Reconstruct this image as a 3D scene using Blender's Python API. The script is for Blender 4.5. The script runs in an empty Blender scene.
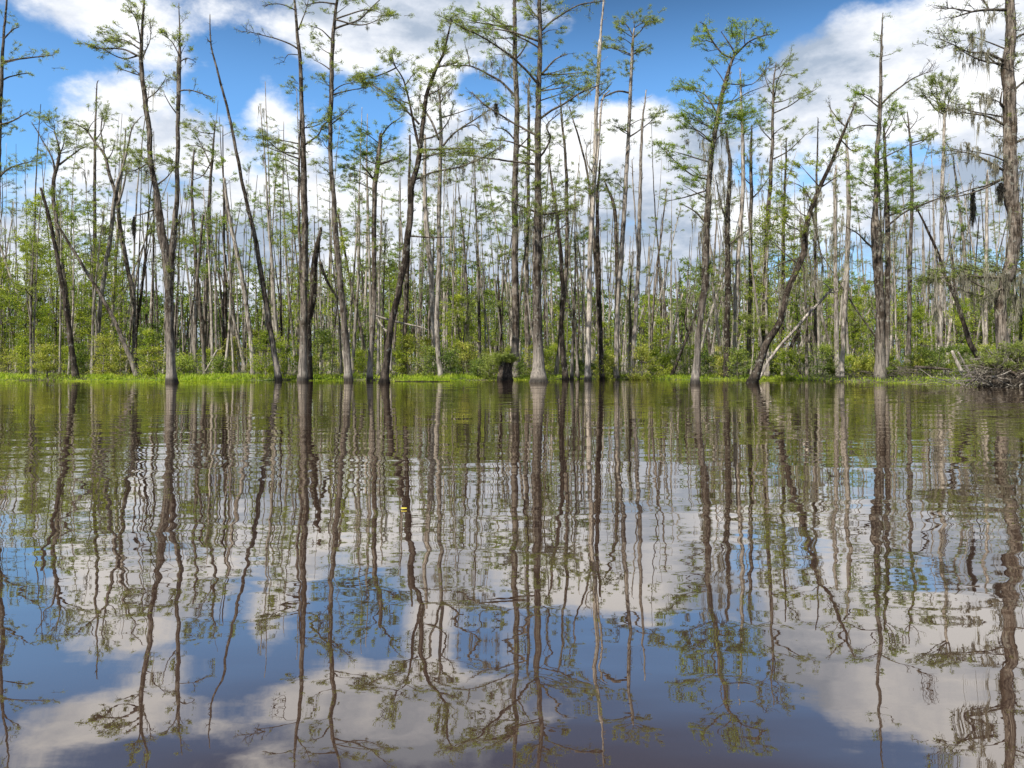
import bpy, math, random
import numpy as np

SEED = 11
rng = np.random.default_rng(SEED)
random.seed(SEED)
F = 773.0            # focal length in pixels of the 1024 px wide frame
HZ = 365.0           # pixel row of the horizon
H = 1.0              # eye height above the water (m)
scene = bpy.context.scene
COL = scene.collection


def W(px, py, D):
    """the place in the swamp that stands D metres away where the photo shows column px, row py"""
    return np.array([(px - 512.0) * D / F, D, H + (HZ - py) * D / F])


# ------------------------------------------------------------------ materials
def new_mat(name):
    m = bpy.data.materials.new(name)
    m.use_nodes = True
    nt = m.node_tree
    for n in list(nt.nodes):
        nt.nodes.remove(n)
    return m, nt


def nd(nt, t, **kw):
    n = nt.nodes.new(t)
    for k, v in kw.items():
        if k == 'ins':
            for i, val in v.items():
                n.inputs[i].default_value = val
        else:
            setattr(n, k, v)
    return n


def bark_mat(name, dark, pale, patch, dark2=None, amount=0.5, wet=True, bleach=.42):
    m, nt = new_mat(name)
    L = nt.links.new
    out = nd(nt, 'ShaderNodeOutputMaterial')
    bs = nd(nt, 'ShaderNodeBsdfPrincipled', ins={'Roughness': 0.9, 'Specular IOR Level': 0.15})
    tc = nd(nt, 'ShaderNodeNewGeometry')
    mp = nd(nt, 'ShaderNodeMapping', ins={'Scale': (5.5, 5.5, 0.55)})
    L(tc.outputs['Position'], mp.inputs['Vector'])
    n1 = nd(nt, 'ShaderNodeTexNoise', ins={'Scale': 2.2, 'Detail': 7.0, 'Roughness': 0.68, 'Distortion': 0.5})
    L(mp.outputs[0], n1.inputs['Vector'])
    n2 = nd(nt, 'ShaderNodeTexNoise', ins={'Scale': 1.25, 'Detail': 6.0, 'Roughness': 0.68})
    L(tc.outputs['Position'], n2.inputs['Vector'])
    r1 = nd(nt, 'ShaderNodeValToRGB')
    r1.color_ramp.elements[0].position = 0.41
    r1.color_ramp.elements[0].color = (*dark, 1)
    r1.color_ramp.elements[1].position = 0.60
    r1.color_ramp.elements[1].color = (*pale, 1)
    L(n1.outputs['Fac'], r1.inputs['Fac'])
    r2 = nd(nt, 'ShaderNodeMapRange', interpolation_type='SMOOTHSTEP',
            ins={'From Min': 0.62 - amount * 0.3, 'From Max': 0.72 - amount * 0.2})
    L(n2.outputs['Fac'], r2.inputs['Value'])
    mul = nd(nt, 'ShaderNodeMix', data_type='RGBA', blend_type='MIX')
    L(r2.outputs[0], mul.inputs['Factor'])
    L(r1.outputs[0], mul.inputs[6])
    pm = nd(nt, 'ShaderNodeMix', data_type='RGBA', blend_type='MULTIPLY', ins={0: 1.0})
    L(r1.outputs[0], pm.inputs[6])
    pm.inputs[7].default_value = (*patch, 1)
    L(pm.outputs[2], mul.inputs[7])
    last = mul.outputs[2]
    oi = nd(nt, 'ShaderNodeObjectInfo')
    rr = nd(nt, 'ShaderNodeMapRange', ins={'To Min': 0.72, 'To Max': 1.22})
    L(oi.outputs['Random'], rr.inputs['Value'])
    tint = nd(nt, 'ShaderNodeMix', data_type='RGBA', blend_type='MULTIPLY', ins={0: 1.0})
    L(last, tint.inputs[6])
    L(rr.outputs[0], tint.inputs[7])
    last = tint.outputs[2]
    if wet:   # the flood-bleached, algae-scoured zone of the lower trunk
        g0 = nd(nt, 'ShaderNodeNewGeometry')
        s0 = nd(nt, 'ShaderNodeSeparateXYZ')
        L(g0.outputs['Position'], s0.inputs[0])
        a0 = nd(nt, 'ShaderNodeMath', operation='MULTIPLY_ADD', ins={1: -4.2})
        L(n2.outputs['Fac'], a0.inputs[0])
        L(s0.outputs[2], a0.inputs[2])
        z0 = nd(nt, 'ShaderNodeMapRange', interpolation_type='SMOOTHSTEP', ins={'From Min': -1.4, 'From Max': 1.2, 'To Min': bleach, 'To Max': 0.0})
        L(a0.outputs[0], z0.inputs['Value'])
        zc = nd(nt, 'ShaderNodeMix', data_type='RGBA', blend_type='MULTIPLY', ins={0: 1.0})
        zc.inputs[6].default_value = (.56, .50, .435, 1)
        zr = nd(nt, 'ShaderNodeMapRange', ins={'From Min': .36, 'From Max': .62, 'To Min': .35, 'To Max': 1.0})
        L(n1.outputs['Fac'], zr.inputs['Value'])
        L(zr.outputs[0], zc.inputs[7])
        zm = nd(nt, 'ShaderNodeMix', data_type='RGBA')
        L(z0.outputs[0], zm.inputs[0])
        L(last, zm.inputs[6])
        L(zc.outputs[2], zm.inputs[7])
        last = zm.outputs[2]
        # grey lichen scabs
        n4 = nd(nt, 'ShaderNodeTexNoise', ins={'Scale': 4.5, 'Detail': 3.0})
        L(tc.outputs['Position'], n4.inputs['Vector'])
        l4 = nd(nt, 'ShaderNodeMapRange', ins={'From Min': .60, 'From Max': .66, 'To Min': 0.0, 'To Max': 0.5})
        L(n4.outputs['Fac'], l4.inputs['Value'])
        lm_ = nd(nt, 'ShaderNodeMix', data_type='RGBA')
        L(l4.outputs[0], lm_.inputs[0])
        L(last, lm_.inputs[6])
        lm_.inputs[7].default_value = (.30, .295, .25, 1)
        last = lm_.outputs[2]
    if wet:   # the dark tannin stain that the flood leaves on the foot of each trunk
        geo = nd(nt, 'ShaderNodeNewGeometry')
        sp = nd(nt, 'ShaderNodeSeparateXYZ')
        L(geo.outputs['Position'], sp.inputs[0])
        ad = nd(nt, 'ShaderNodeMath', operation='MULTIPLY_ADD', ins={1: 0.55, 2: -0.2})
        L(n1.outputs['Fac'], ad.inputs[0])
        sm = nd(nt, 'ShaderNodeMath', operation='SUBTRACT')
        L(sp.outputs[2], sm.inputs[0])
        L(ad.outputs[0], sm.inputs[1])
        wr = nd(nt, 'ShaderNodeMapRange', interpolation_type='SMOOTHSTEP',
                ins={'From Min': 0.05, 'From Max': 0.3, 'To Min': 0.22, 'To Max': 1.0})
        L(sm.outputs[0], wr.inputs['Value'])
        wm = nd(nt, 'ShaderNodeMix', data_type='RGBA', blend_type='MULTIPLY', ins={0: 1.0})
        L(last, wm.inputs[6])
        L(wr.outputs[0], wm.inputs[7])
        last = wm.outputs[2]
    L(last, bs.inputs['Base Color'])
    bp = nd(nt, 'ShaderNodeBump', ins={'Strength': 0.9, 'Distance': 0.06})
    L(n1.outputs['Fac'], bp.inputs['Height'])
    L(bp.outputs[0], bs.inputs['Normal'])
    L(bs.outputs[0], out.inputs['Surface'])
    return m


def leaf_mat(name, c1, c2, c3=None, trans=0.45, scale=1.3):
    m, nt = new_mat(name)
    L = nt.links.new
    out = nd(nt, 'ShaderNodeOutputMaterial')
    geo = nd(nt, 'ShaderNodeNewGeometry')
    n1 = nd(nt, 'ShaderNodeTexNoise', ins={'Scale': scale, 'Detail': 2.0})
    L(geo.outputs['Position'], n1.inputs['Vector'])
    mx = nd(nt, 'ShaderNodeMath', operation='MULTIPLY_ADD', ins={1: 0.45, 2: 0.0})
    L(geo.outputs['Random Per Island'], mx.inputs[0])
    sm = nd(nt, 'ShaderNodeMath', operation='MULTIPLY_ADD', ins={1: 1.1})
    L(n1.outputs['Fac'], sm.inputs[0])
    L(mx.outputs[0], sm.inputs[2])
    rp = nd(nt, 'ShaderNodeValToRGB')
    rp.color_ramp.elements[0].position = 0.45
    rp.color_ramp.elements[0].color = (*c1, 1)
    rp.color_ramp.elements[1].position = 0.95
    rp.color_ramp.elements[1].color = (*c2, 1)
    if c3:
        e = rp.color_ramp.elements.new(1.0)
        e.color = (*c3, 1)
        rp.color_ramp.elements[1].position = 0.86
    L(sm.outputs[0], rp.inputs['Fac'])
    df = nd(nt, 'ShaderNodeBsdfPrincipled', ins={'Roughness': 0.6, 'Specular IOR Level': 0.25})
    tr = nd(nt, 'ShaderNodeBsdfTranslucent')
    L(rp.outputs[0], df.inputs['Base Color'])
    br = nd(nt, 'ShaderNodeMix', data_type='RGBA', blend_type='MULTIPLY', ins={0: 1.0})
    br.inputs[7].default_value = (1.25, 1.3, 0.55, 1)
    L(rp.outputs[0], br.inputs[6])
    L(br.outputs[2], tr.inputs['Color'])
    ms = nd(nt, 'ShaderNodeMixShader', ins={0: trans})
    L(df.outputs[0], ms.inputs[1])
    L(tr.outputs[0], ms.inputs[2])
    L(ms.outputs[0], out.inputs['Surface'])
    return m


M = {}
M['bark'] = bark_mat('bark_grey', (0.035, 0.028, 0.022), (0.250, 0.210, 0.172), (0.36, 0.32, 0.28), amount=0.55)
M['pale'] = bark_mat('bark_pale', (0.12, 0.10, 0.082), (0.50, 0.445, 0.385), (0.40, 0.36, 0.32), amount=0.35)
M['dark'] = bark_mat('bark_dark', (0.018, 0.014, 0.011), (0.150, 0.118, 0.092), (0.35, 0.33, 0.3), amount=0.7, bleach=0.04)
M['limb'] = bark_mat('bark_limb', (0.05, 0.042, 0.035), (0.20, 0.17, 0.14), (0.6, 0.6, 0.5), wet=False)
M['twig'] = bark_mat('bark_twig', (0.045, 0.038, 0.032), (0.15, 0.13, 0.11), (0.7, 0.7, 0.6), wet=False)
M['bleached'] = bark_mat('bleached_wood', (0.24, 0.21, 0.175), (0.50, 0.45, 0.39), (0.7, 0.65, 0.6), amount=0.3, wet=False)
M['needle'] = leaf_mat('cypress_leaf', (0.15, 0.19, 0.055), (0.32, 0.37, 0.115), (0.44, 0.49, 0.16), trans=.6)
M['needle2'] = leaf_mat('cypress_leaf_bright', (0.14, 0.21, 0.04), (0.31, 0.41, 0.08), (0.44, 0.52, 0.12), trans=.6)
M['broad'] = leaf_mat('broad_leaf', (0.12, 0.18, 0.025), (0.34, 0.41, 0.06), (0.55, 0.57, 0.10), trans=0.55)
M['shrub'] = leaf_mat('shrub_leaf', (0.17, 0.21, 0.035), (0.42, 0.45, 0.08), (0.56, 0.50, 0.15), trans=0.45, scale=1.8)
M['wood'] = leaf_mat('far_leaf', (0.045, 0.085, 0.022), (0.17, 0.24, 0.05), (0.36, 0.41, 0.09), trans=0.45, scale=0.25)
M['grass'] = leaf_mat('marsh_grass', (0.13, 0.20, 0.02), (0.34, 0.46, 0.04), (0.50, 0.54, 0.09), trans=0.5, scale=1.3)
M['moss'] = leaf_mat('spanish_moss', (0.13, 0.12, 0.09), (0.29, 0.27, 0.21), (0.40, 0.375, 0.30), trans=0.35, scale=1.5)
M['mossdark'] = leaf_mat('old_moss', (0.012, 0.011, 0.009), (0.035, 0.031, 0.024), (0.06, 0.052, 0.04), trans=0.1, scale=1.5)
M['deadstraw'] = leaf_mat('dead_straw', (0.16, 0.125, 0.08), (0.30, 0.24, 0.16), (0.36, 0.31, 0.2), trans=0.2, scale=1.8)


def ground_mat():
    m, nt = new_mat('swamp_soil')
    L = nt.links.new
    out = nd(nt, 'ShaderNodeOutputMaterial')
    bs = nd(nt, 'ShaderNodeBsdfPrincipled', ins={'Roughness': 0.95})
    geo = nd(nt, 'ShaderNodeNewGeometry')
    n1 = nd(nt, 'ShaderNodeTexNoise', ins={'Scale': 0.6, 'Detail': 8.0, 'Roughness': 0.7})
    L(geo.outputs['Position'], n1.inputs['Vector'])
    rp = nd(nt, 'ShaderNodeValToRGB')
    e = rp.color_ramp.elements
    e[0].position, e[0].color = 0.38, (0.035, 0.028, 0.018, 1)
    e[1].position, e[1].color = 0.62, (0.11, 0.17, 0.035, 1)
    k = e.new(0.5)
    k.color = (0.09, 0.075, 0.04, 1)
    L(n1.outputs['Fac'], rp.inputs['Fac'])
    L(rp.outputs[0], bs.inputs['Base Color'])
    bp = nd(nt, 'ShaderNodeBump', ins={'Strength': 0.7, 'Distance': 0.15})
    L(n1.outputs['Fac'], bp.inputs['Height'])
    L(bp.outputs[0], bs.inputs['Normal'])
    L(bs.outputs[0], out.inputs['Surface'])
    return m


def water_mat():
    m, nt = new_mat('tannin_water')
    L = nt.links.new
    out = nd(nt, 'ShaderNodeOutputMaterial')
    geo = nd(nt, 'ShaderNodeNewGeometry')

    def wave(scale, sx, sy, detail, w, off=0.0, rough=0.5, dist=0.0):
        mp = nd(nt, 'ShaderNodeMapping', ins={'Scale': (sx, sy, 1), 'Location': (off, off * 0.7, 0), 'Rotation': (0, 0, 0.12)})
        L(geo.outputs['Position'], mp.inputs['Vector'])
        n = nd(nt, 'ShaderNodeTexNoise', ins={'Scale': scale, 'Detail': detail, 'Roughness': rough, 'Distortion': dist})
        L(mp.outputs[0], n.inputs['Vector'])
        mu = nd(nt, 'ShaderNodeMath', operation='MULTIPLY', ins={1: w})
        L(n.outputs['Fac'], mu.inputs[0])
        return mu.outputs[0]
    # long slow swells, then the short ripples that wriggle the reflections
    d = wave(17.0, 0.5, 1.0, 2.0, WAVE[2] * .10, 41.0)
    a = wave(0.55, 0.45, 1.0, 1.0, WAVE[0], 3.0)
    b = wave(1.9, 0.6, 1.0, 1.0, WAVE[1], 11.0)
    c = wave(5.5, 0.55, 1.0, 1.5, WAVE[2], 23.0)
    # a breeze roughens patches of the surface, more on the open right side
    pt = nd(nt, 'ShaderNodeTexNoise', ins={'Scale': 0.16, 'Detail': 5.0, 'Roughness': .6})
    mp = nd(nt, 'ShaderNodeMapping', ins={'Scale': (0.45, 1.0, 1), 'Location': (4.0, 9.0, 0)})
    L(geo.outputs['Position'], mp.inputs['Vector'])
    L(mp.outputs[0], pt.inputs['Vector'])
    pr = nd(nt, 'ShaderNodeMapRange', interpolation_type='SMOOTHSTEP', ins={'From Min': 0.42, 'From Max': 0.60, 'To Min': 0.35, 'To Max': 1.5})
    L(pt.outputs['Fac'], pr.inputs['Value'])
    cm = nd(nt, 'ShaderNodeMath', operation='MULTIPLY')
    L(c, cm.inputs[0])
    L(pr.outputs[0], cm.inputs[1])
    bm = nd(nt, 'ShaderNodeMath', operation='MULTIPLY')
    L(b, bm.inputs[0])
    L(pr.outputs[0], bm.inputs[1])
    bd = nd(nt, 'ShaderNodeMath', operation='ADD')
    L(bm.outputs[0], bd.inputs[0])
    dm = nd(nt, 'ShaderNodeMath', operation='MULTIPLY')
    L(d, dm.inputs[0])
    L(pr.outputs[0], dm.inputs[1])
    L(dm.outputs[0], bd.inputs[1])
    s1 = nd(nt, 'ShaderNodeMath', operation='ADD')
    L(a, s1.inputs[0])
    L(bd.outputs[0], s1.inputs[1])
    s2 = nd(nt, 'ShaderNodeMath', operation='ADD')
    L(s1.outputs[0], s2.inputs[0])
    L(cm.outputs[0], s2.inputs[1])
    bp = nd(nt, 'ShaderNodeBump', ins={'Strength': 1.0, 'Distance': 1.0})
    L(s2.outputs[0], bp.inputs['Height'])
    body = nd(nt, 'ShaderNodeBsdfDiffuse', ins={'Color': (0.044, 0.027, 0.020, 1)})
    gl = nd(nt, 'ShaderNodeBsdfGlossy', distribution='GGX', ins={'Roughness': 0.0, 'Color': (0.98, 0.93, 0.87, 1)})
    L(bp.outputs[0], gl.inputs['Normal'])
    fr = nd(nt, 'ShaderNodeFresnel', ins={'IOR': 1.333})
    L(bp.outputs[0], fr.inputs['Normal'])
    fm = nd(nt, 'ShaderNodeMath', operation='POWER', ins={1: WFR})
    L(fr.outputs[0], fm.inputs[0])
    ms = nd(nt, 'ShaderNodeMixShader')
    L(fm.outputs[0], ms.inputs[0])
    L(body.outputs[0], ms.inputs[1])
    L(gl.outputs[0], ms.inputs[2])
    L(ms.outputs[0], out.inputs['Surface'])
    return m


WAVE = (0.015, 0.0080, 0.0010)
WFR = 0.45
SUNAZ, SUNEL, SUNPOW, EXPO = -142.0, 50.0, 5.0, 0.56
SKYTINT = (.070, .108, .134, 1)
CLOUD = [(.30, .36, .45, 1), (.50, .54, .61, 1), (.75, .76, .78, 1)]
M['ground'] = ground_mat()
M['water'] = water_mat()


# ------------------------------------------------------------------ mesh builder
class MB:
    def __init__(self):
        self.v, self.q, self.t, self.mq, self.mt, self.n = [], [], [], [], [], 0

    def add(self, v, q=None, t=None, mat=0):
        v = np.asarray(v, float).reshape(-1, 3)
        if q is not None and len(q):
            q = np.asarray(q, int).reshape(-1, 4)
            self.q.append(q + self.n)
            self.mq.append(np.full(len(q), mat))
        if t is not None and len(t):
            t = np.asarray(t, int).reshape(-1, 3)
            self.t.append(t + self.n)
            self.mt.append(np.full(len(t), mat))
        self.v.append(v)
        self.n += len(v)

    def empty(self):
        return self.n == 0

    def build(self, name, mats, parent=None, origin=(0, 0, 0), smooth=True):
        v = np.concatenate(self.v) - np.asarray(origin, float)
        q = np.concatenate(self.q) if self.q else np.zeros((0, 4), int)
        t = np.concatenate(self.t) if self.t else np.zeros((0, 3), int)
        me = bpy.data.meshes.new(name)
        me.vertices.add(len(v))
        me.vertices.foreach_set('co', v.ravel())
        loops = np.concatenate([q.ravel(), t.ravel()])
        me.loops.add(len(loops))
        me.loops.foreach_set('vertex_index', loops)
        me.polygons.add(len(q) + len(t))
        st = np.concatenate([np.arange(len(q)) * 4, len(q) * 4 + np.arange(len(t)) * 3])
        me.polygons.foreach_set('loop_start', st.astype(np.int32))
        mi = np.concatenate([*(self.mq or [np.zeros(0)]), *(self.mt or [np.zeros(0)])]).astype(np.int32)
        for mm in (mats if isinstance(mats, (list, tuple)) else [mats]):
            me.materials.append(M[mm] if isinstance(mm, str) else mm)
        me.polygons.foreach_set('material_index', mi)
        me.polygons.foreach_set('use_smooth', np.full(len(mi), bool(smooth)))
        me.update(calc_edges=True)
        ob = bpy.data.objects.new(name, me)
        COL.objects.link(ob)
        if parent is not None:
            ob.parent = parent
        else:
            ob.location = origin
        return ob


def tag(o, label=None, cat=None, group=None, kind=None):
    if label:
        o['label'] = label
    if cat:
        o['category'] = cat
    if group:
        o['group'] = group
    if kind:
        o['kind'] = kind
    return o


def empty(name, loc, label, cat, group=None):
    o = bpy.data.objects.new(name, None)
    o.empty_display_size = 0.3
    COL.objects.link(o)
    o.location = loc
    return tag(o, label, cat, group)


def smooth_path(P, step=0.4, wob=0.0):
    """Catmull-Rom through the rows of P (x, y, z, r)"""
    P = np.asarray(P, float)
    if len(P) == 2:
        P = np.array([P[0], (P[0] + P[1]) / 2, P[1]])
    Q = np.vstack([2 * P[0] - P[1], P, 2 * P[-1] - P[-2]])
    out = []
    for i in range(1, len(Q) - 2):
        L = np.linalg.norm(Q[i + 1][:3] - Q[i][:3])
        n = max(2, int(L / step))
        t = np.linspace(0, 1, n, endpoint=False)[:, None]
        a, b, c, d = Q[i - 1], Q[i], Q[i + 1], Q[i + 2]
        out.append(0.5 * ((2 * b) + (-a + c) * t + (2 * a - 5 * b + 4 * c - d) * t * t + (-a + 3 * b - 3 * c + d) * t ** 3))
    out.append(Q[-2][None])
    R = np.vstack(out)
    R[:, 3] = np.maximum(R[:, 3], 0.006)
    if wob:
        w = rng.normal(0, 1, (len(R), 3))
        k = np.array([.25, .5, .25])
        for c in range(3):
            w[:, c] = np.convolve(np.convolve(w[:, c], k, 'same'), k, 'same')
        w[0] = 0
        R[:, :3] += w * wob
    return R


def tube(mb, R, sides=8, lobes=0.0, rough=0.0, mat=0, cap=True, foot=None):
    """a tapered tube along R (x, y, z, r), its outline furrowed like a trunk's"""
    P, r = R[:, :3], R[:, 3]
    T = np.gradient(P, axis=0)
    T /= np.linalg.norm(T, axis=1)[:, None] + 1e-9
    ax = np.eye(3)[np.argmin(np.abs(T.mean(0)))]
    U = np.cross(T, ax)
    U /= np.linalg.norm(U, axis=1)[:, None] + 1e-9
    V = np.cross(T, U)
    th = np.linspace(0, 2 * np.pi, sides, endpoint=False)
    s = np.cumsum(np.r_[0, np.linalg.norm(np.diff(P, axis=0), axis=1)])
    rr = np.repeat(r[:, None], sides, 1)
    if lobes:
        p1, p2 = rng.uniform(0, 6.28, 2)
        k1, k2 = rng.integers(3, 5), rng.integers(5, 8)
        rr = rr * (1 + lobes * np.sin(k1 * th[None] + p1 + 0.35 * s[:, None]) + lobes * 0.6 * np.sin(k2 * th[None] + p2 - 0.22 * s[:, None]))
    if foot is not None:      # flared, fluted foot
        h, fl = foot
        z = np.maximum(s, 0)
        p3 = rng.uniform(0, 6.28)
        kk = rng.integers(5, 8)
        f = fl * np.exp(-z / h)[:, None]
        rr = rr * (1 + f * (1 + 0.38 * np.sin(kk * th[None] + p3 + 0.1 * s[:, None])))
    if rough:
        rr = rr * (1 + rng.normal(0, rough, rr.shape))
    X = P[:, None, :] + rr[:, :, None] * (np.cos(th)[None, :, None] * U[:, None, :] + np.sin(th)[None, :, None] * V[:, None, :])
    n = len(P)
    i = np.arange(n - 1)[:, None] * sides
    j = np.arange(sides)[None]
    j2 = (j + 1) % sides
    q = np.stack([i + j, i + j2, i + sides + j2, i + sides + j], -1).reshape(-1, 4)
    v = X.reshape(-1, 3)
    t = None
    if cap:
        v = np.vstack([v, P[-1] + T[-1] * r[-1] * 0.5, P[0]])
        e = (n - 1) * sides
        jj = np.arange(sides)
        t = np.vstack([np.stack([e + jj, e + (jj + 1) % sides, np.full(sides, n * sides)], -1),
                       np.stack([(jj + 1) % sides, jj, np.full(sides, n * sides + 1)], -1)])
    mb.add(v, q, t, mat)


def norm(a):
    return a / (np.linalg.norm(a, axis=-1, keepdims=True) + 1e-9)


def twigs(mb, A, B, r0, r1, mat=0, bend=0.12):
    """N thin three-sided twigs from the rows of A to the rows of B"""
    A, B = np.asarray(A, float), np.asarray(B, float)
    n = len(A)
    if n == 0:
        return
    L = np.linalg.norm(B - A, axis=1)
    Mid = (A + B) / 2 + rng.normal(0, 1, (n, 3)) * (L * bend)[:, None]
    P = np.stack([A, Mid, B], 1)
    T = norm(B - A)
    U = norm(np.cross(T, rng.normal(0, 1, (n, 3))))
    V = np.cross(T, U)
    r = np.stack([np.broadcast_to(r0, (n,)), (np.broadcast_to(r0, (n,)) + np.broadcast_to(r1, (n,))) / 2, np.broadcast_to(r1, (n,))], 1)
    th = np.array([0, 2.094, 4.189])
    X = P[:, :, None, :] + r[:, :, None, None] * (np.cos(th)[None, None, :, None] * U[:, None, None, :] + np.sin(th)[None, None, :, None] * V[:, None, None, :])
    base = (np.arange(n) * 9)[:, None, None]
    k = np.arange(2)[None, :, None] * 3
    j = np.arange(3)[None, None]
    j2 = (j + 1) % 3
    q = np.stack([base + k + j, base + k + j2, base + k + 3 + j2, base + k + 3 + j], -1).reshape(-1, 4)
    mb.add(X.reshape(-1, 3), q, None, mat)
    return P


def leaves(mb, C, D, L, Wd, mat=1, flat=0.5):
    """diamond leaves at C pointing along D, L long and Wd wide"""
    n = len(C)
    if n == 0:
        return
    D = norm(D)
    up = np.array([0, 0, 1.0]) * flat + rng.normal(0, 1, (n, 3)) * (1 - flat)
    S = norm(np.cross(D, up))
    N = np.cross(S, D)
    L = np.broadcast_to(L, (n,))[:, None]
    Wd = np.broadcast_to(Wd, (n,))[:, None]
    a = C
    b = C + D * L * 0.45 + S * Wd * 0.5 + N * L * 0.05
    c = C + D * L - N * L * 0.10
    d = C + D * L * 0.45 - S * Wd * 0.5 + N * L * 0.05
    v = np.stack([a, b, c, d], 1).reshape(-1, 3)
    mb.add(v, np.arange(n * 4).reshape(-1, 4), None, mat)


def moss(mb, tops, length, width=0.03, mat=0, per=5, spread=0.06):
    """hanging beards: at each top point a tuft of limp ribbons, longest in its middle"""
    tops = np.asarray(tops, float).reshape(-1, 3)
    k = len(tops)
    if k == 0:
        return
    ln = np.broadcast_to(length, (k,)) * rng.lognormal(-.15, .45, k)
    per = int(per * 1.8)
    n = k * per
    o = rng.normal(0, 1, (n, 3)) * [1, 1, .5] * spread
    L = np.repeat(ln, per) * np.exp(-(np.hypot(o[:, 0], o[:, 1]) / (spread * 1.3)) ** 2) * rng.uniform(0.5, 1.1, n) + .06
    tops = np.repeat(tops, per, 0) + o
    a = rng.uniform(0, np.pi, n)
    S = np.stack([np.cos(a), np.sin(a), np.zeros(n)], 1)
    w = rng.uniform(0.4, 1.0, n) * width * .8
    cols = []
    sway = rng.normal(0, 0.07, (n, 3)) * [1, 1, 0]
    conv = -o * [1, 1, 0] * .5
    for q_, (f, ww) in enumerate(((0, .6), (0.3, 1.0), (0.65, 0.6), (1.0, 0.08))):
        c = tops + np.array([0, 0, -1.0]) * (L * f)[:, None] + sway * (f * L)[:, None] + conv * f + rng.normal(0, 0.014, (n, 3)) * q_
        cols.append(c - S * (w * ww)[:, None] * .5)
        cols.append(c + S * (w * ww)[:, None] * .5)
    v = np.stack(cols, 1).reshape(-1, 3)
    b = (np.arange(n) * 8)[:, None]
    q = np.concatenate([b + [0, 1, 3, 2], b + [2, 3, 5, 4], b + [4, 5, 7, 6]], 1).reshape(-1, 4)
    mb.add(v, q, None, mat)


def spray(mb, start, direction, length, dens=1.0, leafy=1.0, size=1.0, r=0.014):
    """leafing twigs: start (N,3), direction (N,3), length (N,). Each carries side twigs, each side twig feathery leaves."""
    start = np.asarray(start, float).reshape(-1, 3)
    n = len(start)
    if n == 0:
        return
    direction = norm(np.asarray(direction, float).reshape(-1, 3))
    length = np.broadcast_to(length, (n,)).astype(float)
    end = start + direction * length[:, None]
    P = twigs(mb, start, end, r * (0.6 + length), 0.006, 0, bend=0.09)
    k = max(3, int(round(7 * dens)))
    f = rng.uniform(0.25, 1.0, (n, k))
    base = np.where(f[..., None] < .5, P[:, None, 0] + (P[:, None, 1] - P[:, None, 0]) * (2 * f[..., None]), P[:, None, 1] + (P[:, None, 2] - P[:, None, 1]) * (2 * f[..., None] - 1))
    sd = norm(direction[:, None] * 0.8 + rng.normal(0, 0.62, (n, k, 3)) * [1, 1, 0.55] + [0, 0, 0.12])
    sl = length[:, None] * rng.uniform(0.25, 0.55, (n, k)) * (1.15 - 0.5 * f)
    b2 = base.reshape(-1, 3)
    e2 = (base + sd * sl[..., None]).reshape(-1, 3)
    P2 = twigs(mb, b2, e2, 0.009, 0.005, 0, bend=0.08)
    if leafy > 0:
        m = max(2, int(round(9 * leafy)))
        for (Pp, dd) in ((P2, sd.reshape(-1, 3)),):
            N2 = len(Pp)
            g = rng.uniform(0.2, 1.05, (N2, m))
            c = Pp[:, None, 0] + (Pp[:, None, 2] - Pp[:, None, 0]) * g[..., None]
            c = c + rng.normal(0, 0.045, c.shape)
            ld = norm(dd[:, None] * 0.7 + rng.normal(0, 0.7, (N2, m, 3)) * [1, 1, 0.7])
            keep = rng.random((N2, m)) < min(1, leafy + 0.3)
            C, Dd = c[keep], ld[keep]
            nn = len(C)
            leaves(mb, C, Dd, rng.uniform(0.07, 0.135, nn) * size, rng.uniform(0.022, 0.038, nn) * size, 1, flat=0.45)


def pad(mb, c, rx, rz, n, frm=None, leafy=1.0, size=1.0, ry=None):
    """a flat leafy tier of sprays round the world point c"""
    c = np.asarray(c, float)
    ry = rx if ry is None else ry
    n = int(n * 1.15)
    p = rng.normal(0, 0.64, (n, 3)) * [rx, ry, rz * 1.15] + c
    src = c if frm is None else np.asarray(frm, float)
    d = norm((p - src) * [1, 1, .5] + rng.normal(0, 0.15, (n, 3)))
    L = rng.uniform(0.35, 0.8, n) * min(1.3, 0.5 + rx * 0.5)
    spray(mb, p - d * L[:, None] * 0.5, d, L, 1.0, leafy, size)


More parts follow.
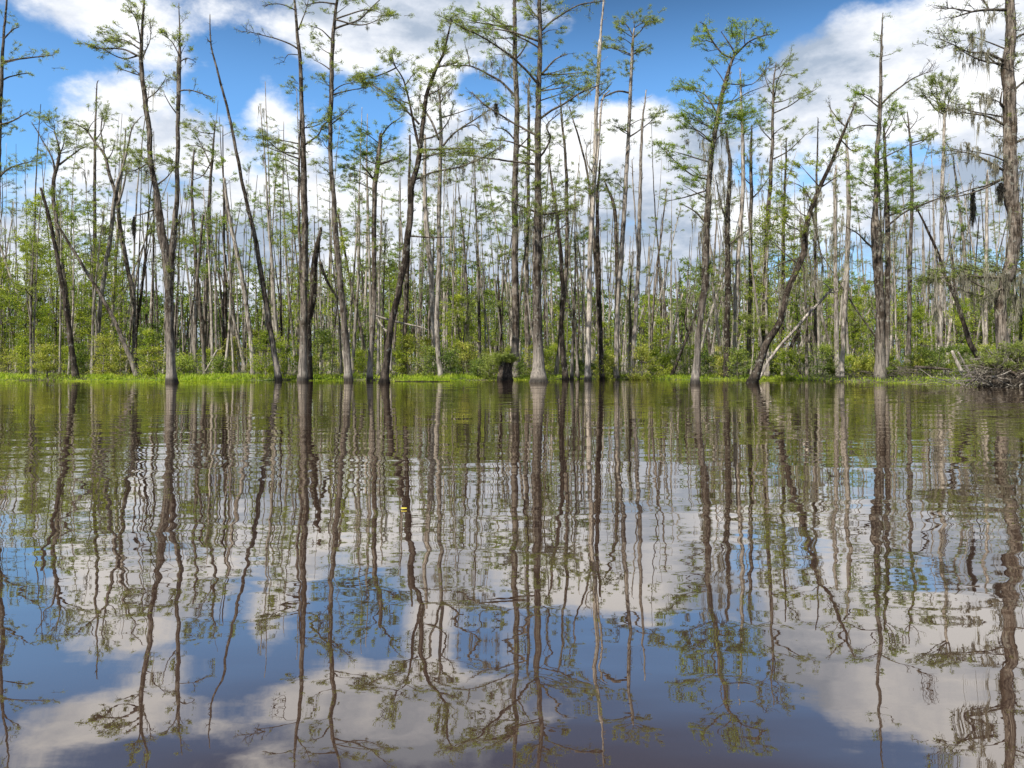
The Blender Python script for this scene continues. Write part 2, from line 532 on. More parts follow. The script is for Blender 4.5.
# ------------------------------------------------------------------ hero trees
def tree(label, trunk, limbs=(), pads=(), beards=(), D=None, name='cypress_tree', cat='tree', group=None,
         bark='bark', leaf='needle', foot=0.45, stems=(), extra=0, shag=0, stubs=0, crown_leaf=1.0, twig_n=1.0):
    """trunk / stems / limbs: rows (px, row, width px) from the foot up, as the photo shows them.
    limbs: (rows, leafiness, moss)   pads: (px, row, half width, half height, count)   beards: (px, row, spread px, length m, count)"""
    if D is None:
        D = min(80.0, max(33.0, F * H / (trunk[0][1] - HZ)))
    loc = W(trunk[0][0], trunk[0][1], D)
    loc[2] = 0.0
    root = empty(name, tuple(loc), label, cat, group)
    mats = bark
    cr = MB()
    mo = MB()
    od = MB()

    def world(rows, d0, slope=0.0, wander=0.0):
        out = []
        d = d0
        L = 0
        for i, (x, y, w) in enumerate(rows):
            if i:
                seg = math.hypot(x - rows[i - 1][0], y - rows[i - 1][1]) * D / F
                L += seg
            d = d0 + slope * L + (rng.normal(0, wander) if i else 0)
            out.append([*W(x, y, d), w * 0.43 * d / F])
        return out
    P = world(trunk, D, 0.0, 0.05)
    base = P[0]
    dirn = np.array(P[1][:3]) - np.array(base[:3])
    dn = dirn / np.linalg.norm(dirn)
    low = np.array(base[:3]) - dn * ((base[2] + 0.35) / max(dn[2], 0.3))
    P = [[*low, base[3]]] + P
    R = smooth_path(P, 0.3, 0.028)
    tm = MB()
    tube(tm, R, 14, 0.07, 0.055, foot=(0.55, foot))
    trunks = [R]
    stm = []
    for st in stems:
        S = smooth_path(world(st, D + rng.uniform(-0.05, 0.05), rng.uniform(-.03, .05), 0.04), 0.3, 0.025)
        tube(tm, S, 12, 0.05, 0.035)
        trunks.append(S)
    if True:
        # bristles: dead twigs, bark flakes and broken stubs
        k = int(len(R) * 1.3)
        i = rng.integers(6, len(R), k)
        a = rng.uniform(0, 6.28, k)
        ln = R[i, 3] + rng.exponential(.07, k) + .03
        twigs(tm, R[i, :3], R[i, :3] + np.stack([np.cos(a) * ln, np.sin(a) * ln, rng.uniform(-.2, .9, k) * (ln - R[i, 3])], 1), .02, .006)
        A, B = [], []
        for _ in range(stubs + 3):
            T = trunks[rng.integers(len(trunks))]
            i = rng.integers(int(len(T) * .3), len(T))
            a = rng.uniform(0, 6.28)
            A.append(T[i, :3])
            B.append(T[i, :3] + np.array([math.cos(a), math.sin(a), rng.uniform(-.2, .8)]) * (T[i, 3] + rng.uniform(0.06, 0.5)))
        twigs(tm, A, B, 0.022, 0.008)
    tob = tm.build('trunk', mats, root, loc)
    tob.location = (0, 0, 0)
    lob = []
    for (rows, lf, ms) in limbs:
        sl = rng.uniform(-0.45, 0.45)
        # start on the trunk's own axis
        X = smooth_path(world(rows, D, sl, 0.03), 0.22, 0.02)
        lm = MB()
        tube(lm, X, 8, 0.04, 0.04)
        n = len(X)
        Ltot = np.linalg.norm(np.diff(X[:, :3], axis=0), axis=1).sum()
        # side branches
        kk = max(2, int(Ltot * 3.0 * twig_n))
        idx = np.clip((rng.beta(2.0, 1.1, kk) * n).astype(int), 1, n - 1)
        d0 = norm(np.gradient(X[:, :3], axis=0))[idx]
        dd = norm(d0 * 0.8 + rng.normal(0, 0.6, (kk, 3)) * [1, 1, .6] + [0, 0, .18])
        ll = rng.uniform(0.35, 1.0, kk) * min(1.2, 0.55 + Ltot * 0.12)
        spray(cr, X[idx, :3], dd, ll, 1.0, lf, 1.0)
        if ms:
            k = int(Ltot * 5 * ms)
            ii = rng.integers(int(n * .1), n, k)
            moss(mo, X[ii, :3], rng.uniform(0.25, 0.9, k), 0.035, 0)
            if len(idx):
                tipp = X[idx, :3] + dd * ll[:, None] * .6
                sel = rng.random(len(tipp)) < ms * .8
                moss(mo, tipp[sel], rng.uniform(0.2, 0.6, int(sel.sum())), 0.03, 0)
        lob.append(lm.build('limb', 'limb' if bark != 'bleached' else bark, root, loc))
    allT = np.vstack(trunks)
    for (x, y, rx, rz, n) in pads:
        d = D + rng.uniform(-.5, .5) * rx * D / F
        c = W(x, y, d)
        frm = allT[np.argmin(np.linalg.norm(allT[:, :3] - (c - [0, 0, 0.6]), axis=1))]
        g = np.linalg.norm(frm[:3] - c)
        if g > 0.25:
            lm = MB()
            mid = (frm[:3] + c) / 2 + rng.normal(0, .08, 3) * g
            X = smooth_path([[*frm[:3], 0.02 + 0.012 * g], [*mid, 0.015 + 0.008 * g], [*c, 0.010]], 0.25, 0.02)
            tube(lm, X, 6, 0, 0.05)
            lob.append(lm.build('limb', 'limb', root, loc))
        pad(cr, c, rx * D / F, rz * D / F, int(n), frm[:3] if g > .25 else None, crown_leaf)
    for (x, y, s, L, n) in beards:
        n = n * 1.6
        c = W(x, y, D)
        nc = max(2, int(n / 4))
        cc = c + rng.normal(0, 1, (nc, 3)) * [s * D / F * .6, s * D / F * .6, 0.1 + .32 * L]
        t = cc[rng.integers(0, nc, int(n))] + rng.normal(0, .07, (int(n), 3)) * [1, 1, 1 + L]
        moss(mo, t, rng.uniform(0.25, 1.0, int(n)) * L * .8, 0.045, 0)
    if extra or pads:    # small sprays straight off the stem
        extra = extra + 8 + len(pads)
        i = rng.integers(int(len(allT) * .38), len(allT), extra)
        a = rng.uniform(0, 6.28, extra)
        d = np.stack([np.cos(a), np.sin(a), rng.uniform(-.1, .7, extra)], 1)
        spray(cr, allT[i, :3], d, rng.uniform(0.3, 1.1, extra), 0.8, crown_leaf)
    if shag:     # tufts and beards clinging to the stem
        i = rng.integers(int(len(R) * .3), len(R), shag)
        a = rng.uniform(0, 6.28, shag)
        o = np.stack([np.cos(a), np.sin(a), np.zeros(shag)], 1) * (R[i, 3] * .95)[:, None]
        moss(mo, R[i, :3] + o, rng.uniform(0.3, 0.9, shag), 0.04, 0, per=5, spread=0.05)
    if not cr.empty():
        lob.append(cr.build('crown', ['twig', leaf], root, loc, smooth=False))
    if not mo.empty():
        lob.append(tag(mo.build('hanging_moss', 'moss', root, loc, smooth=False), kind='stuff'))
    return root


G_FRONT = 'tall trees standing at the water edge'
G_SNAG = 'dead poles rising over the marsh'
# ---- left side
tree('Tall cypress at the left edge, only its right-hand leafy branches reaching into view',
     [(-9, 377, 10), (-6, 300, 8), (-3, 200, 6), (0, 110, 4.5), (2, 60, 3.5), (5, 20, 2.5), (8, -20, 1.5)],
     limbs=[([(3, 62, 3), (20, 59, 2), (35, 57, 1.5), (53, 55, 1)], 1.2, .1), ([(3, 40, 2), (12, 30, 1.5), (19, 27, 1)], .8, 0),
            ([(-1, 125, 3), (10, 122, 2), (27, 113, 1)], .2, 0), ([(-1, 82, 2), (12, 76, 1.5), (29, 73, 1)], 1.1, 0),
            ([(-3, 180, 3), (10, 168, 2), (33, 161, 1)], 1.2, .2), ([(0, 100, 2), (-25, 90, 2), (-50, 85, 1)], 1, 0)],
     pads=[(4, 103, 5, 3, 6), (6, 132, 8, 4, 9), (2, 118, 10, 4, 8), (12, 168, 18, 6, 14), (3, 185, 12, 5, 9), (30, 56, 22, 4, 10)], group=G_FRONT, extra=10)
tree('Needle-straight dead pole with a hooked tip, rising out of the left thicket',
     [(93, 371, 5), (94, 300, 4.5), (94.5, 200, 3.4), (95, 150, 2.8), (96, 110, 1.8), (97, 84, 1.2), (99, 81, .8)],
     limbs=[([(95, 142, 1.4), (103, 128, 1), (108, 106, .6)], .5, .2)], D=66, name='dead_tree', cat='dead tree', bark='bark', foot=.2, stubs=10, group=G_SNAG)
tree('Cypress with flat pale green tiers spreading over the left thicket',
     [(74, 372, 6), (67, 305, 5), (60, 250, 4.6), (53, 190, 4), (58, 165, 3.4), (59, 150, 2.2), (54, 130, 1.4)],
     limbs=[([(59, 165, 2.6), (70, 157, 2), (80, 149, 1.2), (88, 146, .8)], 1, 0), ([(55, 175, 2.5), (52, 158, 2), (42, 140, 1.3), (32, 122, .6)], .1, 0),
            ([(57, 160, 2), (63, 146, 1.3), (66, 132, .8)], .7, 0)],
     pads=[(52, 119, 16, 3, 17), (65, 126, 16, 4, 16), (60, 139, 12, 4, 14), (80, 147, 10, 5, 13), (57, 150, 9, 4, 8), (42, 117, 7, 2, 6)], D=62, group=G_FRONT, stubs=5)
tree('Dark pole with a black wet foot leaning left, leftmost trunk standing in the water',
     [(76, 380, 7.5), (73, 358, 6), (68, 320, 5.6), (58, 260, 4.6), (50, 220, 3.8), (41, 188, 2.6)], name='leaning_tree', cat='dead tree', bark='dark', foot=.4, stubs=6, group=G_SNAG)
tree('Curving cypress whose bare stem swings left into a thin crown beside the hooked pole',
     [(135, 370, 5), (134, 300, 5), (128, 270, 4.6), (120, 228, 4.4), (117, 200, 4), (110, 175, 3.6), (105, 155, 3), (97, 145, 2.4), (85, 128, 1.6)],
     limbs=[([(104, 152, 2), (101, 130, 1.5), (103, 112, 1)], .8, .1), ([(107, 160, 1.6), (112, 152, 1), (115, 140, .7)], .5, 0), ([(86, 130, 1.6), (78, 125, 1), (68, 122, .7)], .9, 0)],
     pads=[(84, 128, 11, 4, 13), (103, 116, 9, 7, 10), (106, 142, 10, 8, 10)], D=60, group=G_FRONT, shag=12)
tree('Thin tree with an upright bundle of stems, left of the double-stemmed cypress',
     [(94, 372, 6), (101, 300, 5), (109, 245, 4.6), (116, 190, 4), (123, 168, 3), (132, 130, 1.4), (141, 117, .9)],
     stems=[[(116, 200, 3), (119, 180, 2.4), (121, 172, 1.6)], [(118, 205, 3), (125, 180, 2), (126, 170, 1)]],
     pads=[(134, 122, 6, 5, 7), (128, 150, 8, 6, 8)], D=58, bark='pale', group=G_FRONT, stubs=5)
tree('Straight pale trunk with little foliage, close to the left of the toppled pole',
     [(112, 371, 5), (113, 310, 4.2), (117, 245, 3.6), (120, 190, 3), (124, 150, 2), (126, 128, 1)], D=62, bark='pale', group=G_FRONT, stubs=8, pads=[(126, 160, 7, 8, 8)])
tree('Toppled pole slanting up to the left from a black stub in the water',
     [(137, 379.5, 5.4), (135, 371, 5.2), (128, 351, 5), (109, 310, 4), (85, 269, 3.2), (63, 234, 2.4), (54, 220, 1.6)], name='leaning_tree', cat='dead tree', bark='bark', foot=.3, stubs=5, group=G_SNAG)
tree('Big double-stemmed cypress with shaggy dark bark, tallest of the left half',
     [(172, 382.6, 10.5), (170.5, 355, 9.2), (169.6, 327, 9), (168, 272, 9.6), (161.5, 231, 9.5), (157, 195, 7), (150, 156, 5.6), (148, 122, 5.4), (142, 73, 4.6), (141.5, 50, 3.8), (142.5, 26, 2.8), (144, 0, 2), (144, -25, 1)],
     stems=[[(170, 280, 7), (172, 250, 7.5), (175.5, 217, 6), (177, 190, 5), (178, 130, 4.6), (178.5, 91, 4.8), (179.3, 65, 5), (180, 50, 3), (179.5, 25, 1.6), (179, 3, .8)]],
     limbs=[([(139, 56, 2.4), (122, 49, 1.8), (99, 48, 1.3), (84, 43, .8)], .9, .1), ([(141, 45, 1.8), (137, 22, 1.2), (127, 5, .7)], .7, .1),
            ([(142, 60, 1.6), (150, 40, 1), (151, 22, .6)], .3, 0), ([(143, 76, 1.6), (130, 72, 1.2), (118, 68, .7)], .4, .2), ([(146, 100, 1.6), (158, 90, 1.2), (166, 78, .7)], .3, .3),
            ([(179, 91, 2), (190, 90, 1.5), (211, 97, .8)], .6, .3), ([(177, 114, 1.8), (170, 105, 1.3), (164, 93, .8)], .3, 0),
            ([(179, 56, 1.6), (172, 42, 1.1), (162, 34, .7)], .6, .1), ([(180, 62, 1.6), (188, 58, 1), (196, 62, .6)], .5, .1),
            ([(151, 160, 2), (140, 168, 1.6), (128, 172, .8)], 1, .8), ([(157, 185, 2), (168, 176, 1.4), (176, 165, .8)], .8, .3)],
     pads=[(106, 38, 16, 4, 14), (96, 45, 14, 3, 10), (120, 34, 10, 5, 9), (133, 10, 8, 6, 9), (168, 33, 8, 5, 7), (186, 45, 6, 5, 5), (150, 163, 20, 8, 22), (138, 154, 9, 7, 12), (165, 158, 10, 6, 10), (128, 66, 8, 4, 5)],
     beards=[(155, 85, 2, 1.2, 4), (143, 172, 14, 1.0, 14), (178, 62, 4, .8, 10), (141, 55, 4, .8, 8), (176, 225, 5, 1.2, 12), (170, 270, 7, 1.5, 12)], bark='bark', foot=.55, extra=14, shag=55, group=G_FRONT)
tree('Long bare pole tapering to a point and leaning left, standing free in the blue gap',
     [(279, 380.5, 7.5), (276, 362, 6.4), (268, 313, 5.8), (256, 245, 5), (246, 200, 4.2), (229, 117, 3), (216, 65, 2.2), (210.5, 40, 1.6), (210, 15, .9)],
     stems=[[(210, 42, 1.8), (208, 40, 1.4)]], name='dead_tree', cat='dead tree', bark='bark', foot=.4, stubs=10, group=G_SNAG)
tree('Slim pole running parallel to the long leaning one, its top snapped off lower down',
     [(253.5, 378, 5.6), (249, 327, 5), (241, 272, 4.4), (229, 215, 3.6), (224, 178, 3)], name='dead_tree', cat='dead tree', bark='pale', foot=.3, stubs=8, group=G_SNAG, D=56)
tree('Airy cypress with a loose light green crown between the double stem and the leaning pole',
     [(204, 371, 5), (206, 300, 4.6), (209, 231, 4), (210, 190, 3.4), (213, 150, 2.4), (215, 123, 1)],
     limbs=[([(211, 167, 1.8), (204, 150, 1.3), (195, 133, .8)], .8, 0), ([(212, 160, 1.6), (203, 175, 1.2), (192, 180, .8)], .6, .2)],
     pads=[(193, 125, 10, 5, 12), (205, 135, 10, 6, 10), (190, 145, 11, 5, 11), (208, 122, 12, 3, 10), (195, 160, 10, 6, 10), (186, 170, 9, 5, 8), (216, 158, 8, 7, 7)], D=62, group=G_FRONT)
tree('Slender grey stem just right of the double-stemmed cypress, hung with a moss wisp',
     [(205, 372, 5), (202, 327, 4.4), (197, 272, 4), (193, 215, 3.5), (192, 190, 3), (194, 150, 1.5)],
     beards=[(188, 205, 3, 1.6, 5)], D=60, bark='bark', stubs=6, group=G_FRONT)
tree('Broken black stub of a trunk, waist of the marsh left of the leaning poles',
     [(224, 373, 5.6), (224.5, 330, 5.4), (225, 290, 4.6), (225.5, 255, 2.6)], name='dead_tree', cat='dead tree', bark='dark', D=58, foot=.4, stubs=4, group=G_SNAG)
tree('Straight grey cypress with a long bare arm pointing left near its top',
     [(302.5, 381, 11), (303.5, 345, 8.6), (304, 300, 7.6), (305, 245, 7), (304, 190, 6.6), (303, 146, 6), (302, 117, 5.4), (300.5, 65, 4.4), (298, 40, 3.8), (296.5, 20, 3), (294, -5, 2.2), (293, -30, 1)],
     stems=[[(301, 290, 3.4), (299, 200, 2.8), (299.5, 150, 2.2), (300, 120, 1.4)]],
     limbs=[([(298, 49, 2), (290, 44, 1.7), (277, 39, 1.4), (254, 33, .8), (240, 31, .5)], .12, 0), ([(298.5, 30, 2), (303, 18, 1.4), (308, 3, .9), (310, -10, .6)], .4, 0),
            ([(305, 145, 2.2), (318, 135, 1.7), (325, 124, 1.3), (342, 114, .7)], .8, 0), ([(300, 159, 2), (290, 156, 1.6), (279, 150, 1.3), (264, 137, .7)], .8, 0),
            ([(299, 55, 1.2), (288, 55, .9), (284, 62, .5)], .1, 0), ([(295, 10, 1.5), (280, 4, 1.1), (262, 6, .6)], .15, 0)],
     pads=[(268, 137, 12, 5, 14), (280, 143, 10, 5, 9), (262, 145, 8, 4, 6), (318, 122, 9, 6, 10), (296, 88, 10, 6, 8), (330, 118, 8, 4, 7), (275, 158, 9, 5, 6), (282, 172, 8, 5, 6)], extra=6, stubs=14, group=G_FRONT)
tree('Charred looking mossy stump trunk snapped off beside the straight grey cypress',
     [(308.5, 380.5, 9), (308, 327, 8), (312, 299, 8), (315, 258, 7), (319, 238, 4.5), (321, 227, 2)],
     limbs=[([(320, 262, 4), (328, 283, 3), (338, 299, 2.4)], .2, .5)], name='dead_tree', cat='dead tree', bark='dark', foot=.3, shag=40, stubs=8, group=G_SNAG)
tree('Tall slightly bowed cypress with a mossy arm arching right at the top of the frame',
     [(349, 381, 9), (346.5, 350, 7.6), (342, 299, 6.8), (338, 258, 6.4), (333.5, 200, 5.6), (331, 156, 5), (331, 104, 5), (332, 65, 4.8), (333, 39, 4), (337, 0, 3), (338, -25, 1.4)],
     limbs=[([(334, 29, 2.6), (345, 25, 2.2), (360, 19, 1.8), (371, 8, 1.4), (384, -4, 1)], 1, .4), ([(335, 4, 2), (322, 2, 1.6), (306, 5, 1)], .7, .2),
            ([(332, 95, 2), (343, 92, 1.5), (352, 90, 1.2), (368, 87, .8)], .8, .1), ([(332, 40, 1.8), (322, 30, 1.2), (311, 26, .7)], .8, .1),
            ([(331, 70, 1.6), (322, 64, 1.1), (314, 60, .6)], .5, .1), ([(331, 120, 1.6), (322, 126, 1.2), (318, 140, .7)], .7, 0), ([(331, 125, 1.6), (339, 118, 1.2), (347, 110, .7)], .7, 0)],
     pads=[(360, 82, 10, 3, 11), (384, 14, 12, 4, 14), (318, 45, 8, 8, 9), (322, 78, 7, 5, 6), (386, 16, 8, 3, 6), (322, 138, 10, 6, 11), (350, 3, 14, 5, 12), (318, 165, 8, 7, 6)],
     beards=[(370, 24, 14, .5, 8)], extra=16, shag=20, stubs=8, group=G_FRONT)
tree('Blunt dark-topped cypress in a round green crown between the bowed and the crooked trunks',
     [(369.5, 381, 7), (371.5, 345, 6), (374, 299, 5.6), (374, 258, 5.2), (374, 217, 5.2), (375, 185, 5.4), (378.5, 156, 5.4), (381, 133, 3.4)],
     limbs=[([(381, 136, 2), (389, 126, 1.5), (400, 118, .9)], .8, .3), ([(374, 180, 2.4), (368, 172, 2), (362, 165, 1.2)], .8, .3), ([(376, 165, 2), (392, 160, 1.5), (403, 157, .9)], .9, .5)],
     pads=[(360, 130, 13, 6, 17), (352, 150, 12, 8, 18), (345, 168, 10, 7, 13), (390, 140, 12, 8, 15), (395, 160, 12, 6, 13), (365, 165, 12, 7, 15), (350, 180, 9, 5, 9), (383, 172, 12, 5, 11), (372, 148, 12, 6, 12)],
     beards=[(352, 172, 10, .6, 9), (393, 155, 12, .6, 9)], D=50, leaf='needle2', shag=14, group=G_FRONT)
tree('Crooked cypress, dark, that bends up to the right into a wide lacy crown',
     [(384.5, 383, 10.5), (384.8, 374, 8.6), (387, 360, 7.8), (391, 327, 7.2), (398, 294, 7), (405, 258, 7.6), (409.5, 223, 7.4), (411.5, 190, 6.6), (419, 156, 5.6), (423.5, 122, 4.8), (427, 96, 4.2), (436, 68, 3.6), (443.5, 52, 2.6), (448, 35, 1.9), (451, 20, 1.1)],
     stems=[[(420, 150, 3.6), (414, 125, 3), (411, 110, 2.4), (404, 80, 1.8), (396, 68, 1.4), (391, 52, .8)]],
     limbs=[([(419, 124, 2.8), (408, 112, 2.3), (397, 101, 2), (376, 87, 1.5), (358, 80, .8)], 1, .1), ([(412, 180, 3), (422, 177, 2.6), (433, 172, 2.3), (459, 167, 1.8), (485, 156, 1.4), (503, 145, .8)], .9, 1.6),
            ([(438, 66, 2), (446, 66, 1.5), (458, 62, .8)], .7, .3), ([(428, 95, 2), (438, 90, 1.5), (450, 80, .8)], .7, .4), ([(421, 140, 2), (436, 135, 2), (448, 122, 1.3), (452, 108, .8)], .6, .4)],
     pads=[(358, 79, 13, 4, 15), (375, 76, 11, 4, 11), (390, 56, 10, 5, 10), (398, 84, 11, 6, 10), (388, 96, 9, 4, 8), (440, 48, 8, 8, 10), (450, 25, 9, 8, 11), (432, 75, 9, 6, 8), (415, 72, 10, 7, 10), (458, 150, 18, 4, 16), (485, 148, 14, 4, 14), (435, 155, 12, 4, 10), (403, 108, 10, 6, 8), (430, 108, 10, 8, 8), (455, 62, 10, 5, 8)],
     beards=[(444, 50, 6, .9, 8), (470, 165, 30, .8, 22), (486, 112, 3, 1.6, 6), (412, 100, 6, .9, 8), (432, 100, 12, .8, 12), (440, 180, 14, .9, 10)], foot=.4, extra=12, shag=34, group=G_FRONT, bark='dark')
tree('Pale upright cypress directly right of the crooked one, a curved arm lifting from its fork',
     [(440.6, 379, 6), (437, 327, 5.4), (439, 272, 5), (439, 217, 4.8), (440, 170, 4.6), (441, 143, 4.2), (440, 104, 3), (438, 85, 1.6)],
     stems=[[(439, 140, 3), (432, 122, 2.6), (425, 110, 2), (420, 100, 1.2)]],
     limbs=[([(443, 146, 2.6), (452, 135, 2.2), (462, 128, 1.9), (482, 115, 1.5), (494, 107, .9)], .5, .7), ([(439, 105, 1.8), (447, 92, 1.3), (455, 84, .7)], .7, .4), ([(462, 128, 1.4), (474, 125, 1.1), (482, 132, .7)], .3, .2)],
     pads=[(448, 88, 9, 7, 10), (430, 92, 9, 5, 8), (480, 106, 10, 5, 8)],
     beards=[(470, 128, 20, .7, 14), (439, 95, 5, .9, 8)], D=52, bark='pale', extra=8, shag=16, group=G_FRONT, stubs=6)
tree('Thick pale trunk leaning a touch left behind the pale upright cypress',
     [(436, 376, 8), (434, 330, 7), (431, 272, 6.8), (427, 231, 6), (425, 190, 4.5), (425, 135, 2.6)], D=56, bark='pale', stubs=8, group=G_FRONT, pads=[(421, 150, 8, 8, 7)])
tree('Dark rear trunk showing behind the elbow of the crooked cypress',
     [(405, 372, 5.6), (405, 330, 5), (407, 280, 5), (409, 215, 4), (410, 135, 2)], D=60, bark='dark', stubs=6, shag=20, group=G_FRONT)
# ---- centre
tree('Mossy cypress standing close left of the thick-footed one, its crown out over the crooked tree',
     [(515, 379.5, 11), (515.5, 345, 9), (515.5, 300, 8), (515, 272, 7.4), (515, 190, 7), (516, 156, 6.6), (517, 104, 6.2), (515, 52, 5), (514.6, 0, 3.4), (514, -30, 1.5)],
     limbs=[([(514, 34, 2.2), (503, 25, 1.8), (493, 16, 1.4), (478, 6, .8)], 1, .2), ([(515, 96, 3), (503, 83, 2.6), (486, 73, 2.2), (470, 66, 1.8), (452, 66, 1)], .8, .8), ([(470, 66, 1.6), (468, 55, 1.2), (466, 47, .7)], .5, .1),
            ([(515, 60, 2), (524, 48, 1.5), (530, 35, .8)], .7, .2), ([(515, 140, 2), (505, 130, 1.5), (495, 128, .8)], .8, .3), ([(516, 150, 2), (526, 140, 1.4), (533, 128, .8)], .7, .2)],
     pads=[(470, 22, 16, 6, 22), (490, 18, 14, 7, 18), (462, 18, 10, 5, 12), (500, 35, 12, 6, 12), (485, 32, 12, 5, 12), (508, 72, 9, 5, 9), (495, 55, 10, 4, 8), (517, 168, 9, 7, 12), (505, 100, 8, 6, 9), (512, 200, 10, 6, 12), (497, 190, 12, 5, 12), (520, 222, 10, 6, 10), (498, 230, 8, 4, 7)],
     beards=[(495, 60, 14, .8, 14), (496, 110, 2.5, 1.1, 8), (515, 215, 10, .9, 14), (470, 70, 12, .6, 8)], D=53, leaf='needle2', extra=22, shag=60, group=G_FRONT)
tree('Thick-footed cypress in the middle, pale fluted base and long arm rising right',
     [(539, 382.6, 17), (538.8, 374, 15), (538.2, 354, 12.6), (538, 327, 10.8), (537, 286, 10.2), (537, 231, 10.4), (538, 205, 8.6), (538, 180, 7.4), (538, 130, 7), (539, 91, 6), (540, 52, 5), (539, 0, 4), (538, -30, 2)],
     limbs=[([(540, 32, 2.6), (550, 23, 2.2), (564, 13, 1.9), (582, 4, 1.5), (604, 1, .8)], .6, 0), ([(541, 75, 2.4), (549, 66, 2), (556, 59, 1.7), (568, 54, .9)], .2, .1),
            ([(540, 119, 3), (552, 110, 2.6), (564, 104, 2.3), (582, 92, 1.8), (604, 83, 1)], .9, .2), ([(539, 158, 2.6), (546, 148, 2.2), (550, 137, 2), (547, 125, 1.6), (562, 111, .8)], .2, .3),
            ([(538, 84, 3), (524, 68, 2.6), (509.5, 55, 2.4), (486, 39, 1.9), (462, 27, 1.3), (445, 18, .7)], .9, .4), ([(538, 137, 2.8), (525, 129, 2.4), (512, 122, 2.2), (486, 106, 1.8), (472, 92, 1.1)], .25, .4),
            ([(539, 48, 2.2), (525, 40, 1.8), (512, 33, 1.4), (498, 22, .8)], .7, .1), ([(540, 20, 2), (530, 8, 1.5), (522, -6, .9)], .7, 0), ([(538, 212, 3), (525, 208, 2.2), (508, 200, 1)], .9, 1.2), ([(538, 214, 3), (553, 213, 2), (570, 209, 1)], 1, 1.5),
            ([(538, 240, 2), (555, 232, 1.5), (572, 220, .8)], .2, .2)],
     pads=[(566, 92, 10, 6, 15), (578, 84, 12, 7, 14), (560, 80, 8, 6, 9), (592, 72, 12, 7, 10), (568, 68, 10, 5, 8), (534, 180, 10, 8, 14), (548, 190, 10, 8, 12), (558, 30, 9, 7, 8), (529, 12, 10, 6, 10), (552, 8, 10, 6, 9), (472, 28, 9, 4, 8), (540, 210, 26, 5, 26), (530, 160, 7, 8, 10), (548, 165, 8, 8, 8), (562, 205, 12, 5, 14), (480, 140, 10, 5, 8), (463, 155, 10, 4, 8)],
     beards=[(545, 216, 26, 1.0, 34), (530, 230, 8, 1.8, 16), (525, 92, 6, 1.3, 12), (545, 245, 8, 2.0, 14), (500, 62, 16, .7, 12)], D=45, foot=.62, extra=24, shag=70, group=G_FRONT, bark='bark')
tree('Thin mossy stem squeezed between the two big middle cypresses',
     [(527.5, 378, 5.6), (527, 330, 5), (527, 270, 5), (528, 200, 4), (528.5, 140, 3.4), (529, 78, 1.6)], D=58, shag=40, extra=12, bark='bark', group=G_FRONT, beards=[(527, 215, 7, 1.5, 10)])
tree('Dark-footed thin trunk first to the right of the thick-footed cypress, leaning left as it rises',
     [(565.5, 379.5, 6.6), (561.5, 327, 5), (562.5, 286, 4.6), (558, 225, 4), (553, 190, 3), (549, 160, 1.8)], D=52, bark='dark', foot=.6, stubs=5, shag=10, group=G_FRONT)
tree('Upright stem with a feathery crown hung with moss, right of the thick-footed cypress',
     [(556, 374, 5), (561, 327, 4.4), (566, 270, 4.4), (567, 215, 4), (566, 170, 3.4), (562, 120, 2.2), (560, 96, 1)],
     pads=[(565, 125, 10, 7, 13), (556, 140, 9, 6, 9), (573, 112, 9, 6, 9), (570, 178, 11, 7, 12), (560, 195, 12, 5, 10), (580, 190, 9, 6, 8)], beards=[(570, 205, 16, 1.4, 22), (568, 235, 10, 1.6, 14)], D=57, bark='bark', shag=30, group=G_FRONT)
tree('Thin pole slanting left across the gap beside the tall white-topped pole',
     [(600, 374, 3.6), (596, 270, 3), (589, 185, 2.6), (580, 143, 2.2), (569, 107, 1.3)], D=58, name='dead_tree', cat='dead tree', stubs=5, group=G_SNAG, foot=.2)
tree('Very tall smooth pole with a pale bleached top reaching the upper edge of the frame',
     [(587.5, 380, 7), (588.5, 345, 5.8), (589.5, 300, 5.6), (590, 258, 5.5), (593, 206, 5.2), (595, 156, 5), (596, 110, 4.6), (598, 78, 4.2), (599.5, 44, 4.4), (600.5, 38, 2.8), (604, 0, 2), (606, -22, 1)],
     limbs=[([(595, 175, 2), (588, 165, 1.5), (586, 150, 1), (590, 142, .7)], 0.2, .2), ([(598, 86, 1.6), (590, 92, 1.2), (583, 100, .7)], .8, .2), ([(597, 98, 1.5), (606, 90, 1.1), (612, 82, .7)], .6, .1)],
     stems=[[(595, 178, 3), (598, 150, 2.8), (602, 101, 2.2), (610, 90, 1.2)]],
     pads=[(592, 62, 10, 6, 10), (606, 72, 8, 5, 7), (595, 186, 10, 8, 14), (605, 178, 9, 7, 11), (585, 190, 8, 6, 8)], name='cypress_tree', bark='pale', stubs=12, group=G_FRONT, foot=.45)
tree('Dark companion trunk tight against the right side of the white-topped pole',
     [(602, 379.5, 6), (599.5, 313, 5), (598, 258, 4.6), (597, 204, 3.6), (600, 160, 2)], D=53, bark='dark', stubs=4, shag=8, group=G_FRONT, foot=.45)
